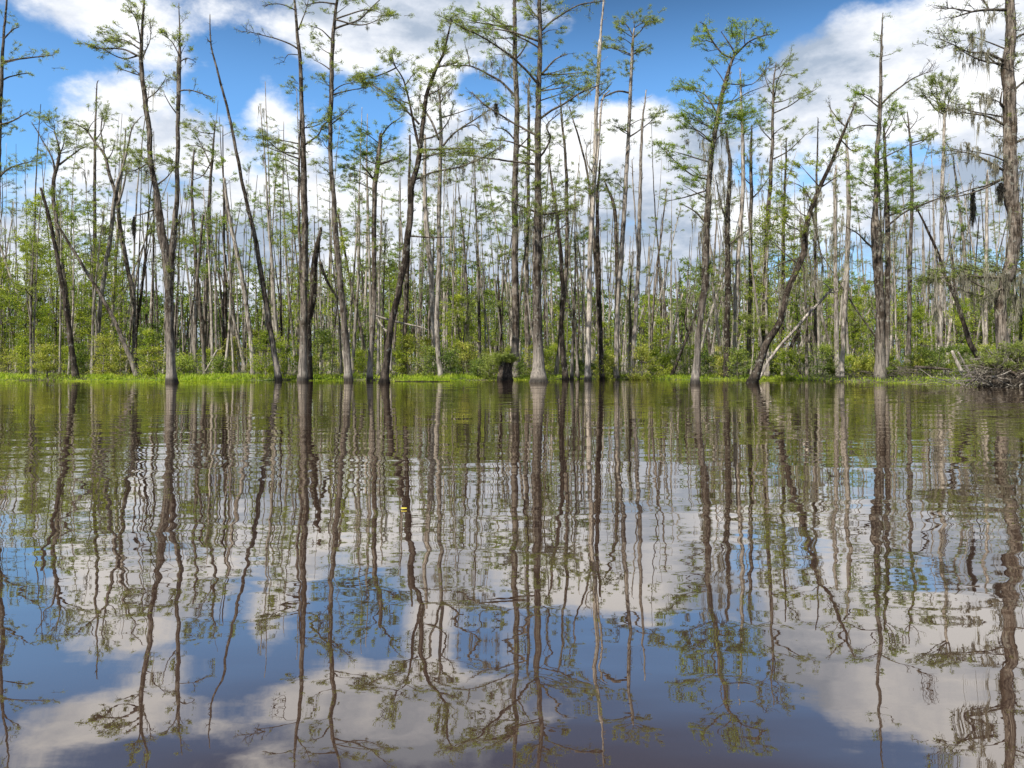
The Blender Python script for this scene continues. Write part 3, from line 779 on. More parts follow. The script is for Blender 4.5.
tree('Flat-topped cypress, pale and straight, its neat crown against plain blue sky',
     [(616, 378.5, 6.6), (616.5, 345, 5.6), (617, 313, 5.4), (621, 258, 5.2), (625.5, 190, 5), (628, 143, 4.4), (630.5, 91, 3.8), (632.5, 45, 3), (634, 28, 1.4)],
     limbs=[([(633, 38, 1.6), (641, 30, 1.3), (648, 22, 1), (659, 21, .6)], 1, 0), ([(633, 36, 1.6), (627, 26, 1.2), (619, 20, .7)], 1, 0), ([(632, 55, 1.6), (620, 50, 1.2), (606, 47, .7)], 1, 0), ([(632, 55, 1.5), (642, 50, 1.1), (650, 45, .7)], 1, 0),
            ([(630, 93, 2.4), (618, 91, 2), (606, 96, 1.6), (600, 101, 1)], .1, .1), ([(629, 137, 2), (640, 130, 1.5), (650, 122, 1), (659, 111, .6)], 1, 0), ([(628, 132, 1.5), (620, 128, 1.1), (612, 126, .7)], 1, 0)],
     pads=[(648, 21, 12, 3, 15), (634, 15, 7, 4, 9), (618, 27, 8, 3, 8), (612, 46, 11, 3, 12), (640, 47, 11, 4, 12), (618, 36, 8, 3, 6), (652, 118, 8, 6, 13), (616, 126, 8, 4, 9), (626, 68, 10, 5, 8), (618, 182, 9, 6, 10)], bark='pale', stubs=8, group=G_FRONT, foot=.4, D=54)
tree('Lower dark limb-like trunk joining the flat-topped cypress, with a kinked head',
     [(618, 376, 5), (617, 330, 4.6), (617, 272, 4.6), (614.6, 212, 4), (608, 190, 2.6), (604, 178, 1.4)], D=58, bark='dark', stubs=5, pads=[(606, 190, 9, 6, 10)], group=G_FRONT)
tree('Pale pole leaning slightly right with a bare pointed tip, clear of its neighbours',
     [(631.5, 379.5, 6.2), (633.5, 345, 5), (636, 313, 4.8), (639, 245, 4.4), (640, 200, 4), (642, 130, 2.8), (646, 90, 1.2)],
     stems=[[(638, 270, 2), (634, 200, 1.6), (632, 160, 1)]], name='dead_tree', cat='dead tree', bark='pale', stubs=14, group=G_SNAG, foot=.4)
tree('Hair-thin bare pole leaning right in the empty gap of cloudy sky',
     [(650, 370, 3), (654, 300, 2.6), (660, 245, 2.2), (667, 188, 1.2)], D=62, name='dead_tree', cat='dead tree', stubs=4, group=G_SNAG, foot=.2)
tree('Short pale stick of a tree leaning far right, left of the wide leafy cypress',
     [(664, 370, 3.4), (671, 340, 3), (683, 294, 1.8)], D=58, name='dead_tree', cat='dead tree', bark='bleached', stubs=4, group=G_SNAG, foot=.2)
# ---- right side
tree('Wide leafy cypress with a forked top and a pale foot standing alone in the water',
     [(694.5, 384, 9.6), (695.3, 370, 7.4), (697, 354, 7), (701, 313, 6.8), (704.5, 286, 8.6), (705, 258, 8.6), (707.5, 217, 7), (709.5, 176, 5.6), (714, 137, 4.8), (719, 111, 4.6), (723, 90, 4.6), (730, 67, 3.6), (735, 54, 3)],
     stems=[[(733, 58, 2.4), (722, 54, 2), (710, 38, 1.6), (706, 27, 1.2), (699, 22, .7)], [(735, 55, 2), (730, 45, 1.5), (721, 32, .8)], [(735, 55, 2.4), (742, 48, 2), (749, 42, 1.7), (760, 37, 1.2), (774, 34, .7)]],
     limbs=[([(715, 110, 2), (708, 98, 1.6), (700, 92, 1.2), (684, 88, .7)], 1, .1), ([(713, 143, 2), (705, 138, 1.6), (697, 131, 1.3), (684, 117, .8)], 1, .1), ([(709, 180, 2.2), (692, 175, 1.8), (676, 162, 1.4), (661, 147, .7)], 1.1, .2),
            ([(721, 104, 1.8), (735, 100, 1.4), (747, 93, 1.1), (762, 87, .6)], .1, 0), ([(726, 84, 1.6), (752, 84, 1), (770, 66, .5)], 0.05, 0), ([(707, 225, 2.2), (696, 212, 1.8), (680, 203, 1)], .9, .2), ([(708, 190, 2), (690, 196, 1.5), (672, 200, .8)], .9, .3)],
     pads=[(692, 87, 14, 3, 15), (705, 30, 7, 5, 8), (745, 30, 14, 5, 12), (735, 38, 11, 5, 9), (757, 44, 9, 4, 7), (700, 42, 7, 4, 6), (690, 112, 14, 6, 17), (710, 120, 14, 7, 22), (728, 112, 14, 8, 26), (742, 118, 10, 8, 15), (682, 128, 10, 5, 10), (670, 150, 10, 6, 13), (685, 165, 10, 5, 10), (698, 180, 10, 5, 8), (725, 130, 14, 6, 14), (712, 65, 9, 8, 5), (700, 270, 15, 5, 15), (682, 185, 9, 5, 6)],
     beards=[(718, 160, 12, 2.0, 26), (706, 225, 9, 2.2, 20), (700, 135, 16, .7, 12), (722, 175, 8, 1.8, 14)], leaf='needle2', foot=.5, extra=16, shag=50, group=G_FRONT)
tree('Shaggy black trunk bearded with moss just right of the wide leafy cypress',
     [(727, 377, 7), (727, 327, 6.6), (728, 272, 6.6), (727, 231, 5.6), (730, 166, 4), (726, 132, 2.4)],
     limbs=[([(727, 225, 2), (720, 200, 1.6), (716, 180, 1)], .2, 1), ([(729, 245, 2), (745, 232, 1.4), (752, 228, .8)], .1, 1)], D=54, bark='dark', shag=110, group=G_FRONT, beards=[(727, 260, 10, 1.8, 20), (722, 190, 12, 1.6, 20), (727, 320, 8, 1.8, 16)])
tree('Clean pale stem with a tufted green head, right of the moss-bearded black trunk',
     [(733.5, 379.5, 5.4), (736, 300, 5), (739, 245, 4.6), (743, 190, 4.4), (743, 150, 4), (741, 100, 2.6), (740, 68, 1.2)],
     pads=[(752, 112, 12, 7, 16), (745, 132, 12, 7, 13), (760, 125, 9, 6, 9), (740, 85, 7, 6, 5)], beards=[(745, 150, 10, .8, 8)], D=55, bark='pale', stubs=6, group=G_FRONT, leaf='needle2')
tree('Thin grey tree with a bent side branch, left of the branchy half-bare cypress',
     [(749, 377, 5), (750, 300, 4.6), (751, 190, 4), (751, 150, 3), (752, 125, 1.6)],
     limbs=[([(751, 200, 1.8), (760, 190, 1.4), (770, 176, .8)], .1, 0), ([(751, 185, 1.6), (742, 176, 1.2), (738, 168, .7)], .4, .2)],
     pads=[(758, 145, 10, 6, 9), (748, 160, 9, 6, 7)], D=57, stubs=6, group=G_FRONT)
tree('Cypress with a tall thin vase of small-leaved branches above the leaning tree',
     [(763, 373, 5.4), (765, 300, 5), (767.6, 215, 4.4), (770.5, 180, 4.2), (772, 143, 3.6), (773.5, 91, 2.4), (776, 62, 1)],
     limbs=[([(773, 105, 1.5), (778, 80, 1.2), (790, 60, .6)], .8, 0), ([(774, 113, 1.8), (786, 108, 1.5), (797, 101, 1.1), (816, 89, .6)], .9, 0), ([(771, 160, 1.8), (782, 155, 1.5), (792, 148, 1.1), (808, 132, .6)], .9, .3),
            ([(773, 95, 1.3), (766, 80, 1), (763, 68, .6)], .8, 0), ([(771, 140, 1.5), (762, 130, 1.1), (756, 118, .6)], .7, .1)],
     pads=[(785, 62, 8, 5, 8), (795, 76, 9, 4, 7), (782, 88, 9, 6, 9), (766, 75, 6, 6, 6), (790, 125, 10, 4, 8), (764, 100, 8, 5, 6), (800, 94, 9, 4, 7)], beards=[(771, 165, 5, 1.2, 10)], D=55, group=G_FRONT, extra=10, stubs=6)
tree('Dark curved tree leaning hard right out of the water, draped with moss',
     [(752.5, 382.8, 11), (757, 372, 8.4), (766, 345, 7.6), (781, 319, 6.8), (787, 292, 6.4), (803, 255, 6.6), (807, 222, 5.8), (820, 187, 5), (830.5, 164, 4.4), (841, 138, 3.6), (849, 120, 2.6), (855, 103, 1.2)],
     limbs=[([(847, 128, 2), (840, 121, 1.7), (836, 117, 1.5), (831, 110, 1.1), (829, 105, .8)], .1, .2), ([(812, 212, 2.6), (817, 235, 2.2), (823, 270, 1.4)], .2, 1.5), ([(820, 188, 2), (832, 180, 1.5), (845, 172, .8)], .7, .4), ([(841, 140, 1.8), (850, 150, 1.4), (858, 152, .8)], .7, .2), ([(800, 258, 2.2), (785, 262, 1.5), (772, 268, .8)], .5, 1)],
     pads=[(785, 180, 12, 9, 10), (800, 165, 12, 9, 12), (806, 195, 10, 8, 8), (848, 150, 9, 6, 10), (835, 125, 9, 6, 8), (790, 200, 9, 6, 10), (778, 215, 12, 8, 14), (770, 240, 12, 8, 14), (822, 160, 9, 6, 10), (795, 225, 10, 7, 10)],
     beards=[(815, 200, 12, 1.2, 22), (825, 235, 18, 1.4, 30), (800, 272, 26, 1.6, 34), (830, 262, 14, 1.3, 18), (788, 300, 14, 1.2, 12), (835, 175, 8, .9, 10)], name='leaning_tree', bark='dark', leaf='broad', foot=.55, shag=70, group=G_FRONT)
tree('Bleached bare log propped on a slant against the dark curved tree',
     [(764, 369, 2.6), (768, 361, 3), (795, 329.5, 3.3), (815, 307, 3), (832, 289, 2.4)],
     stems=[[(829, 292, 2), (838, 291, 1.4), (850, 268, .8)], [(831, 290, 1.6), (822, 282, 1), (812, 280, .6)]], D=46, name='fallen_log', cat='log', bark='pale', foot=0, stubs=3)
tree('Clean pale pole, left of the two shafts between curved tree and furrowed trunk',
     [(838, 379, 5.4), (836.5, 330, 5), (835.5, 272, 4.8), (835, 190, 3.8), (836, 165, 2)], D=54, bark='pale', stubs=8, group=G_FRONT, foot=.5)
tree('Dark-footed pale pole, right of the two shafts beside the furrowed trunk',
     [(842, 380, 6), (843, 340, 5.2), (847, 272, 5), (848.6, 190, 4), (847, 140, 1.8)], D=50, bark='pale', stubs=8, group=G_FRONT, foot=.5, pads=[(850, 190, 8, 6, 6)])
tree('Stout furrowed trunk carrying a bare spire and a long thin upcurved arm',
     [(880.5, 381.5, 12), (880, 350, 10), (880, 313, 9.6), (878, 272, 10.4), (876, 235, 11.5), (875.5, 215, 7), (876, 200, 5.4), (877, 156, 4.8), (880, 104, 4), (881, 52, 2.6), (883, 13, .8)],
     stems=[[(886, 372, 6), (887.5, 300, 5.6), (887, 217, 5), (886.5, 190, 4.4), (885, 150, 3.4), (884, 125, 2)]],
     limbs=[([(880, 106, 2.4), (888, 97, 2.1), (898, 89, 1.8), (914, 78, 1.4), (933, 70, .7)], 0, 0), ([(880, 108, 2), (873, 103, 1.7), (867, 98, 1.4), (853, 90, .7)], 1, .1), ([(877, 126, 1.6), (862, 126, 1.3), (848, 132, .7)], .6, .2),
            ([(886, 228, 2.6), (895, 220, 2.3), (905, 212, 2), (932, 201, 1.6), (952, 192, .8)], .1, .1), ([(876, 252, 2.6), (865, 241, 2.1), (857, 233, 1.6), (846, 227, .8)], .3, .2), ([(878, 160, 2), (895, 152, 1.5), (912, 143, .8)], .7, .1), ([(885, 135, 1.5), (892, 122, 1.1), (897, 108, .6)], .8, .1)],
     pads=[(860, 93, 10, 4, 13), (892, 108, 9, 8, 14), (896, 125, 8, 5, 8), (862, 112, 7, 4, 6), (870, 165, 12, 8, 16), (888, 175, 14, 9, 22), (905, 188, 14, 8, 22), (872, 190, 14, 8, 20), (890, 205, 16, 7, 22), (858, 178, 10, 7, 12), (912, 205, 10, 6, 11), (862, 210, 12, 7, 14), (880, 150, 10, 6, 10), (900, 172, 10, 7, 12)],
     beards=[(880, 235, 14, 1.4, 24), (853, 250, 8, 1.0, 10), (888, 215, 12, 1.0, 14)], leaf='needle2', foot=.35, extra=18, shag=46, stubs=12, group=G_FRONT)
tree('Slim spiky cypress with one short leafy arm, between the furrowed trunk and the flat-crowned one',
     [(908, 374, 5), (909, 320, 4.6), (910, 272, 4.4), (911.6, 198, 3.8), (911, 160, 3), (909, 130, 2), (907, 112, 1)],
     limbs=[([(911, 143, 1.8), (922, 140, 1.4), (938, 132, .7)], 1, 0), ([(908, 128, 1.2), (903, 118, .9), (901, 112, .6)], .2, 0), ([(909, 130, 1.2), (916, 122, .9), (918, 116, .6)], .2, 0)],
     pads=[(930, 134, 9, 3, 11), (903, 160, 8, 5, 8)], D=56, stubs=12, group=G_FRONT)
tree('Pale straight cypress topped with a single tidy umbrella crown near the mossy giant',
     [(939, 375, 6), (940.5, 320, 5.2), (941.7, 272, 5), (942, 190, 4.2), (943.5, 156, 3.6), (944.5, 113, 2.8)],
     limbs=[([(944.5, 115, 2), (936, 110, 1.6), (929, 101, 1.2), (921, 92, .7)], .8, 0), ([(945, 114, 2), (948, 106, 1.5), (949, 96, 1), (955, 85, .6)], .8, 0)],
     pads=[(928, 85, 12, 4, 17), (945, 82, 12, 4, 15), (936, 92, 14, 4, 16), (922, 94, 8, 3, 8), (950, 94, 7, 5, 8), (938, 78, 12, 2.5, 9)], D=55, bark='pale', stubs=8, group=G_FRONT)
tree('Faint thin tilted pole hanging with moss shreds between the umbrella crown and the giant',
     [(970, 372, 3.6), (968, 300, 3.2), (963.6, 245, 3), (957, 190, 2.4), (953, 156, 1.2)], D=58, bark='pale', shag=12, stubs=6, group=G_FRONT, foot=.2)
tree('Snapped pole slanting up to the left, black above and pale at its broken lower end',
     [(982, 372, 7), (978, 358, 6.4), (970, 343, 5.4), (959.5, 310, 4.2), (948.5, 283, 3.4), (932, 239, 2.8), (915.7, 206, 1.4)], D=42, name='leaning_tree', cat='dead tree', bark='dark', stubs=8, group=G_SNAG, foot=.2, shag=8)
tree('Straight thin pale pole right behind the hanging dark moss clump',
     [(986, 373, 4.4), (985.5, 343, 4), (986.5, 260, 3.6), (987, 190, 3), (988, 170, 1.5)], D=56, bark='pale', stubs=8, group=G_FRONT)
tree('Giant old cypress at the right edge with flaking bark and grey moss on every arm',
     [(1006, 388, 20), (1004, 365, 16), (1003, 346, 14.5), (1001, 322, 12.5), (1001, 300, 12), (1006, 280, 12.5), (1011.5, 258, 13), (1014.5, 235, 13), (1014, 215, 14), (1010.5, 195, 15), (1009.5, 156, 14), (1010, 130, 13.6), (1009.5, 91, 13.4), (1008, 65, 12.6), (1011, 30, 10.6), (1010, 0, 9.6), (1008, -30, 8), (1009, -70, 5)],
     crown_leaf=.6, twig_n=1.7, limbs=[([(1007, 10, 4), (998, 10, 3.4), (989, 10, 3), (971, 12, 2.2), (956, 17, 1.2)], .15, .5), ([(989, 10, 2.4), (985, 2, 1.6), (980, -8, 1)], .3, .3), ([(971, 11.5, 2), (955, 9, 1.4), (941, 9, .7)], .1, .1), ([(948, 9, 1), (947, 2, .8), (947, -3, .5)], 0, 0),
            ([(1003, 61, 3.6), (994, 56, 3), (984, 53, 2.4), (965, 50, 1.6), (940, 38, .8)], .5, 1), ([(1003, 66, 3), (996, 64, 2.4), (988, 57, 1.4)], .1, .6), ([(1004, 108, 2.6), (1000, 104, 2.2), (1002, 92, 1.4)], .05, .1),
            ([(1004, 125, 3), (985, 116, 2.2), (962, 113, 1.4), (940, 108, .7)], .8, 1.6), ([(1003, 170, 3), (985, 160, 2.4), (965, 152, 1.6), (945, 150, .8)], .5, 1.6), ([(1004, 178, 2.6), (985, 188, 2), (960, 196, 1.4), (936, 200, .7)], .1, .5),
            ([(1014, 90, 3), (1024, 82, 2.2), (1040, 76, 1.2)], .6, .7), ([(1013, 40, 2.4), (1024, 34, 1.8), (1042, 30, 1)], .4, .5), ([(1012, 145, 3), (1026, 138, 2.2), (1045, 136, 1.2)], .7, .8),
            ([(1006, 278, 3.6), (985, 277, 3), (955, 276, 2), (930, 280, 1)], .8, 2.2), ([(1012, 268, 3), (1030, 272, 2.2), (1050, 280, 1.2)], .8, 1.6), ([(1006, 285, 3), (990, 295, 2.2), (975, 300, 1)], .5, 2)],
     pads=[(948, 42, 12, 6, 8), (965, 34, 12, 5, 6), (960, 108, 16, 5, 5), (975, 96, 12, 5, 4), (960, 150, 14, 5, 4), (960, 270, 22, 5, 26), (990, 268, 18, 5, 22), (1015, 272, 14, 5, 14), (1018, 60, 9, 8, 8), (1018, 110, 8, 8, 8), (940, 278, 12, 4, 12)],
     beards=[(972, 48, 9, 1.4, 26), (980, 56, 9, 1.4, 18), (985, 18, 6, 1.2, 10), (982, 36, 3, .8, 6), (990, 100, 12, 1.3, 30), (975, 112, 10, .9, 16), (952, 112, 6, .6, 8), (958, 112, 4, .7, 8), (998, 158, 14, 1.5, 34), (975, 158, 14, 1.0, 20), (955, 158, 10, .8, 12), (1004, 185, 12, 1.2, 24), (990, 283, 26, 1.8, 60), (955, 283, 22, 1.6, 36), (1016, 285, 16, 2.0, 40), (1020, 165, 6, 1.5, 10), (1000, 300, 14, 1.4, 24)],
     D=36, bark='bark', foot=.35, extra=20, shag=110, stubs=16, group=G_FRONT, name='cypress_tree')
tree('Dead branchless spike in the clouds left of the vase-shaped cypress crown',
     [(816, 374, 3.6), (815, 260, 3.2), (817, 180, 2.4), (818, 118, 1)], D=58, name='dead_tree', cat='dead tree', stubs=6, group=G_SNAG, foot=.2)
tree('Thin dark pole hidden in yellow-green leaves left of the dark curved tree',
     [(783, 375, 4), (783, 300, 3.6), (784, 220, 3), (786, 160, 2), (786, 138, 1)], D=56, name='dead_tree', cat='dead tree', bark='dark', stubs=5, shag=12, group=G_SNAG)


# ------------------------------------------------------------------ the crowd of trunks behind the front trees
ZONES = [(-400, 'left of the toppled pole'), (140, 'between double-stemmed cypress and straight grey cypress'), (300, 'between straight grey cypress and crooked cypress'),
         (410, 'between crooked cypress and thick-footed cypress'), (540, 'between thick-footed cypress and flat-topped cypress'), (640, 'around the wide leafy cypress'),
         (770, 'between dark curved tree and furrowed trunk'), (890, 'between furrowed trunk and mossy giant')]


def zone(px):
    z = ZONES[0][1]
    for x, t in ZONES:
        if px >= x:
            z = t
    return z


def crowd_tree(px, D, top, w, lean, style):
    """style 0 bare pole, 1 broken top, 2 thin crown, 3 forked"""
    foot_y = HZ + F * (H - 0.05) / D
    loc = W(px, foot_y, D)
    loc[2] = 0
    hgt = H + (HZ - top) * D / F
    n = 6
    z = np.linspace(0, 1, n)
    bow = rng.normal(0, .15)
    X = np.stack([loc[0] + lean * z * hgt + bow * np.sin(z * 3.14) * hgt * .1 + np.cumsum(rng.normal(0, .03, n)) * 1.3, np.full(n, D) + rng.normal(0, .03) * z * hgt,
                  z * hgt, w * .5 * (1.05 - z * (0.45 if style == 1 else .85))], 1)
    X = np.vstack([[*X[0, :3], X[0, 3]], X[1:]])
    X[0, 2] = -0.3
    R = smooth_path(X, 0.7, 0.03)
    what = ['Bare thin pole further back, ', 'Broken-topped pole further back, ', 'Thin sparsely leafed trunk further back, ', 'Forked thin trunk further back, '][style]
    zt = zone(px)
    gp = ['bare poles ', 'broken poles ', 'thin crowned trunks ', 'forked trunks '][style] + zt
    nm = ['dead_tree', 'dead_tree', 'cypress_tree', 'swamp_tree'][style]
    root = empty(nm, tuple(loc), what + zt, 'dead tree' if style < 2 else 'tree', gp)
    tm = MB()
    tube(tm, R, 7, 0.06, 0.05, foot=(0.5, .45))
    if style == 3:
        k = int(len(R) * rng.uniform(.35, .6))
        s = rng.choice([-1, 1])
        S = smooth_path([[*R[k, :3], R[k, 3] * .8], [R[k, 0] + s * .3, D + .1, R[k, 2] + hgt * .12, R[k, 3] * .6], [R[k, 0] + s * .6 + lean * hgt * .3, D, min(hgt, R[k, 2] + hgt * .4), .02]], .6, .02)
        tube(tm, S, 6, .05, .05)
    ns = rng.integers(3, 11)
    i = rng.integers(int(len(R) * .35), len(R), ns)
    a = rng.uniform(0, 6.28, ns)
    ln = rng.uniform(.12, .7, ns)
    twigs(tm, R[i, :3], R[i, :3] + np.stack([np.cos(a) * ln, np.sin(a) * ln, rng.uniform(-.1, .6, ns) * ln], 1), .016, .006)
    bk = rng.choice(['bark', 'pale', 'dark', 'pale', 'pale'] if px < 420 else ['pale', 'pale', 'bark', 'pale', 'pale', 'dark'])
    tm.build('trunk', bk, root, loc)
    cr = MB()
    if style >= 2 or rng.random() < .2:
        for _ in range(rng.integers(3, 8) if style >= 2 else 2):
            f = rng.uniform(.55, 1.0)
            p = R[int((len(R) - 1) * f), :3]
            a = rng.uniform(0, 6.28)
            rr = rng.uniform(.5, 1.5) * (1.35 - f * .7)
            c = p + [math.cos(a) * rr, math.sin(a) * rr, .35]
            twigs(cr, [p], [c], .03, .012)
            pad(cr, c, rr * .95, .34, rng.integers(6, 12), p, .9, 1.05)
    if not cr.empty():
        cr.build('crown', ['twig', 'needle' if rng.random() < .6 else 'needle2'], root, loc, smooth=False)
    if rng.random() < (.5 if px > 430 else .3):
        mo = MB()
        i = rng.integers(int(len(R) * .35), len(R), 26)
        moss(mo, R[i, :3] + rng.normal(0, .14, (26, 3)), rng.uniform(.5, 1.6, 26), .055, 0)
        tag(mo.build('hanging_moss', 'moss', root, loc, smooth=False), kind='stuff')


N_CROWD = 300
us = (np.arange(N_CROWD) + rng.uniform(0, 1, N_CROWD)) / N_CROWD
for i in range(N_CROWD):
    D = 54 + 62 * rng.random() ** 1.3
    px = -55 + 1135 * us[i]
    if 640 < px < 690 and rng.random() < .4:
        px += rng.choice([-60, 60])
    base_top = 205 if px < 130 else 190 if px < 420 else 215 if px < 700 else 225
    top = base_top + rng.normal(0, 42)
    if rng.random() < .22:
        top -= 50
    top = float(np.clip(top, 85, 310))
    w = rng.uniform(.12, .33) * (D / 70) ** .5
    lean = rng.normal(0, .06) if rng.random() < .68 else rng.normal(-.05 if px < 500 else .02, .19)
    st = int(rng.choice([0, 1, 2, 3], p=[.44, .12, .33, .11]))
    if st == 1:
        top = max(top, 215)
    crowd_tree(px, D, top, w, lean, st)

# ------------------------------------------------------------------ broad-leaved saplings and shrubs
def sapling(px, D, top, wpx, n, mat, label, group, name='sapling', cat='young tree', low=.15, size=1.0):
    loc = W(px, HZ + F * (H - .05) / D, D)
    loc[2] = 0
    hgt = H + (HZ - top) * D / F
    rad = wpx * .5 * D / F
    root = empty(name, tuple(loc), label, cat, group)
    lean = rng.normal(0, .06)
    R = smooth_path([[loc[0], D, -.1, .045 + .006 * hgt], [loc[0] + lean * hgt * .5, D + rng.normal(0, .1), hgt * .5, .035], [loc[0] + lean * hgt, D, hgt * .96, .012]], .5, .03)
    tm = MB()
    tube(tm, R, 6, 0, .03)
    cr = MB()
    nb = int(n)
    f = rng.uniform(low, 1, nb)
    p0 = R[(f * (len(R) - 1)).astype(int), :3]
    a = rng.uniform(0, 6.28, nb)
    prof = np.sin(np.clip((f - low) / (1 - low), 0.04, .97) * 3.0 + .12) ** .7
    L = rad * prof * rng.uniform(.35, 1.1, nb) + .15
    d = np.stack([np.cos(a), np.sin(a), rng.uniform(.1, .8, nb)], 1)
    p1 = p0 + norm(d) * L[:, None]
    twigs(tm, p0, p1, .016, .006, 0, .12)
    # leaf clusters along the outer part of each branch
    k = 5
    g = rng.uniform(.35, 1.08, (nb, k))
    c = p0[:, None] + (p1 - p0)[:, None] * g[..., None] + rng.normal(0, .10, (nb, k, 3))
    c = c.reshape(-1, 3)
    m = 9
    cc = np.repeat(c, m, 0) + rng.normal(0, .11, (len(c) * m, 3)) * [1, 1, .7]
    dd = rng.normal(0, 1, cc.shape) + [0, 0, -.1]
    nn = len(cc)
    leaves(cr, cc, dd, rng.uniform(.09, .16, nn) * size, rng.uniform(.05, .085, nn) * size, 0, flat=.55)
    tm.build('stem', 'bark', root, loc)
    cr.build('foliage', mat, root, loc, smooth=False)


SAP = []
# (px, D, top row, width px, branches): the ones that stand out in the photo
for a in [(95, 60, 215, 60, 150), (112, 64, 235, 50, 120), (20, 62, 185, 55, 150), (55, 66, 195, 60, 150), (78, 56, 305, 26, 50), (2, 58, 250, 40, 90), (40, 70, 230, 50, 110),
          (262, 60, 230, 34, 50), (285, 62, 195, 50, 75), (330, 58, 228, 40, 70), (355, 62, 265, 36, 60), (402, 66, 275, 44, 70), (455, 62, 290, 42, 80), (470, 58, 320, 30, 55),
          (585, 60, 280, 36, 60), (560, 64, 300, 36, 60), (650, 66, 290, 40, 60), (665, 60, 315, 36, 60), (760, 56, 195, 46, 80), (782, 54, 180, 50, 80), (745, 60, 225, 40, 60), (800, 58, 235, 46, 70),
          (855, 58, 300, 36, 80), (862, 62, 280, 36, 70), (835, 62, 320, 30, 60), (920, 56, 300, 40, 90), (905, 60, 285, 36, 70), (955, 52, 290, 34, 80), (968, 56, 262, 36, 80), (1020, 38, 120, 14, 26), (985, 60, 285, 40, 80),
          (1030, 60, 250, 40, 80), (-30, 60, 220, 70, 120), (-70, 62, 240, 60, 110), (1070, 60, 260, 60, 90)]:
    SAP.append(a)
SAP = [(a[0], a[1] + (0 if a[2] < 250 or k_ % 3 == 0 else 9), *a[2:]) for k_, a in enumerate(SAP)]
for _ in range(40):
    px = rng.uniform(-60, 1090)
    D = rng.uniform(70, 104)
    SAP.append((px, D, rng.uniform(265, 330) if px > 140 else rng.uniform(215, 320), rng.uniform(28, 52), rng.integers(40, 80)))
for i, (px, D, top, wp, n) in enumerate(SAP):
    front = i < 35
    tall = top < 250
    zt = zone(px)
    what = 'Tall yellow-green leafy young tree ' if tall else 'Bright green leafy sapling ' if D < 69.9 else 'Small green sapling deeper in the wood '
    gp = ('tall leafy young trees ' if tall else 'leafy saplings ' if D < 69.9 else 'deep wood saplings ') + zt
    sapling(px, D, top, wp, n * (1.2 if px < 140 else 1.0), 'broad' if (front or rng.random() < .5) else 'wood', what + zt, gp, size=1.0 + max(0, (D - 60)) * .012)

for i in range(78):
    px = -80 + 1200 * (i + rng.random()) / 78
    D = rng.uniform(51.2, 62)
    left = px < 480
    top = rng.uniform(322, 364) if left else rng.uniform(338, 364)
    if px > 860:
        D = rng.uniform(50, 57)
    zt = zone(px)
    yel = rng.random() < (.55 if left else .25)
    sapling(px, D, top, rng.uniform(18, 46), rng.integers(40, 95), 'shrub' if yel else 'broad' if rng.random() < .6 else 'wood',
            ('Low yellowish bush on the bank ' if yel else 'Low green bush on the bank ') + zt, ('yellowish bushes ' if yel else 'green bushes ') + zt, name='shrub', cat='bush', low=.0, size=.85)

# ------------------------------------------------------------------ setting
def shore(x):
    """distance of the water's edge at x"""
    y = 49.9 + 1.3 * np.sin(x * .11 + 1) + .9 * np.sin(x * .37) + .55 * np.sin(x * 1.3 + 2) + .35 * np.sin(x * 2.9)
    y = y + 2.5 / (1 + np.exp(-(x - 2) * .8)) - 9 / (1 + np.exp(-(x - 19.5) * 1.6))
    return y


xs = np.r_[np.array([-900, -500, -300, -200]), np.linspace(-120, 120, 481), np.array([200, 300, 500, 900])]
off = np.r_[-3.0, -1.5, -.7, -.3, -.1, 0, .1, .25, .5, .9, 1.5, 2.5, 4, 6, 9, 13, 18, 25, 35, 50, 80, 140, 300, 700, 1500]
gx, go = np.meshgrid(xs, off)
sy = shore(np.clip(gx, -130, 130))
gy = sy + go
h = np.interp(go, [-3, -.7, 0, .5, 2, 6, 25, 1500], [-.7, -.25, 0.004, .05, .09, .14, .25, .9])
gz = h + np.where((go > .3) & (go < 300), rng.normal(0, .03, gx.shape), 0) + np.where(go > 2, .08 * np.sin(gx * .5) * np.sin(gy * .4), 0)
mb = MB()
nx, ny = len(xs), len(off)
I = np.arange((ny - 1) * nx).reshape(ny - 1, nx)[:, :-1].ravel()
mb.add(np.stack([gx.ravel(), gy.ravel(), gz.ravel()], 1), np.stack([I, I + 1, I + nx + 1, I + nx], 1))
tag(mb.build('ground', 'ground'), kind='structure')
mb = MB()
mb.add([[-1500, -800, 0], [1500, -800, 0], [1500, 1800, 0], [-1500, 1800, 0]], [[0, 1, 2, 3]])
tag(mb.build('water', 'water', smooth=False), kind='structure')

# marsh grass on the bank: bright on the left, patchy on the right
mb = MB()
N = 120000
x = rng.uniform(-52, 45, N)
o = rng.beta(1.1, 2.2, N) * 9.0 + .0
dens = np.where(x < -3, 1.0, np.where((x > 8) & (x < 13.5), .9, .65))
dens = dens * np.clip(.42 + .75 * np.sin(x * .6 + 1) * np.sin(x * .23) + .35 * np.sin(o * 1.3 + x), .12, 1)
k = rng.random(N) < dens
x, o = x[k], o[k]
n = len(x)
y = shore(x) - .35 + o
z = np.interp(o, [0, .5, 2, 6, 25], [0, .04, .09, .14, .25])
Lb = rng.uniform(.08, .30, n) * (1 + .5 * np.sin(x * 1.7 + o) * np.sin(x * .45 + 2 * o)) * np.clip(.45 + o * .5, .45, 1.15) * np.where(x > -3, .75, 1)
a = rng.uniform(0, 6.28, n)
tip = np.stack([np.cos(a) * .5, np.sin(a) * .5, np.full(n, 1.0)], 1) * Lb[:, None]
S = np.stack([-np.sin(a), np.cos(a), np.zeros(n)], 1) * rng.uniform(.012, .03, n)[:, None]
b = np.stack([x, y, z - .02], 1)
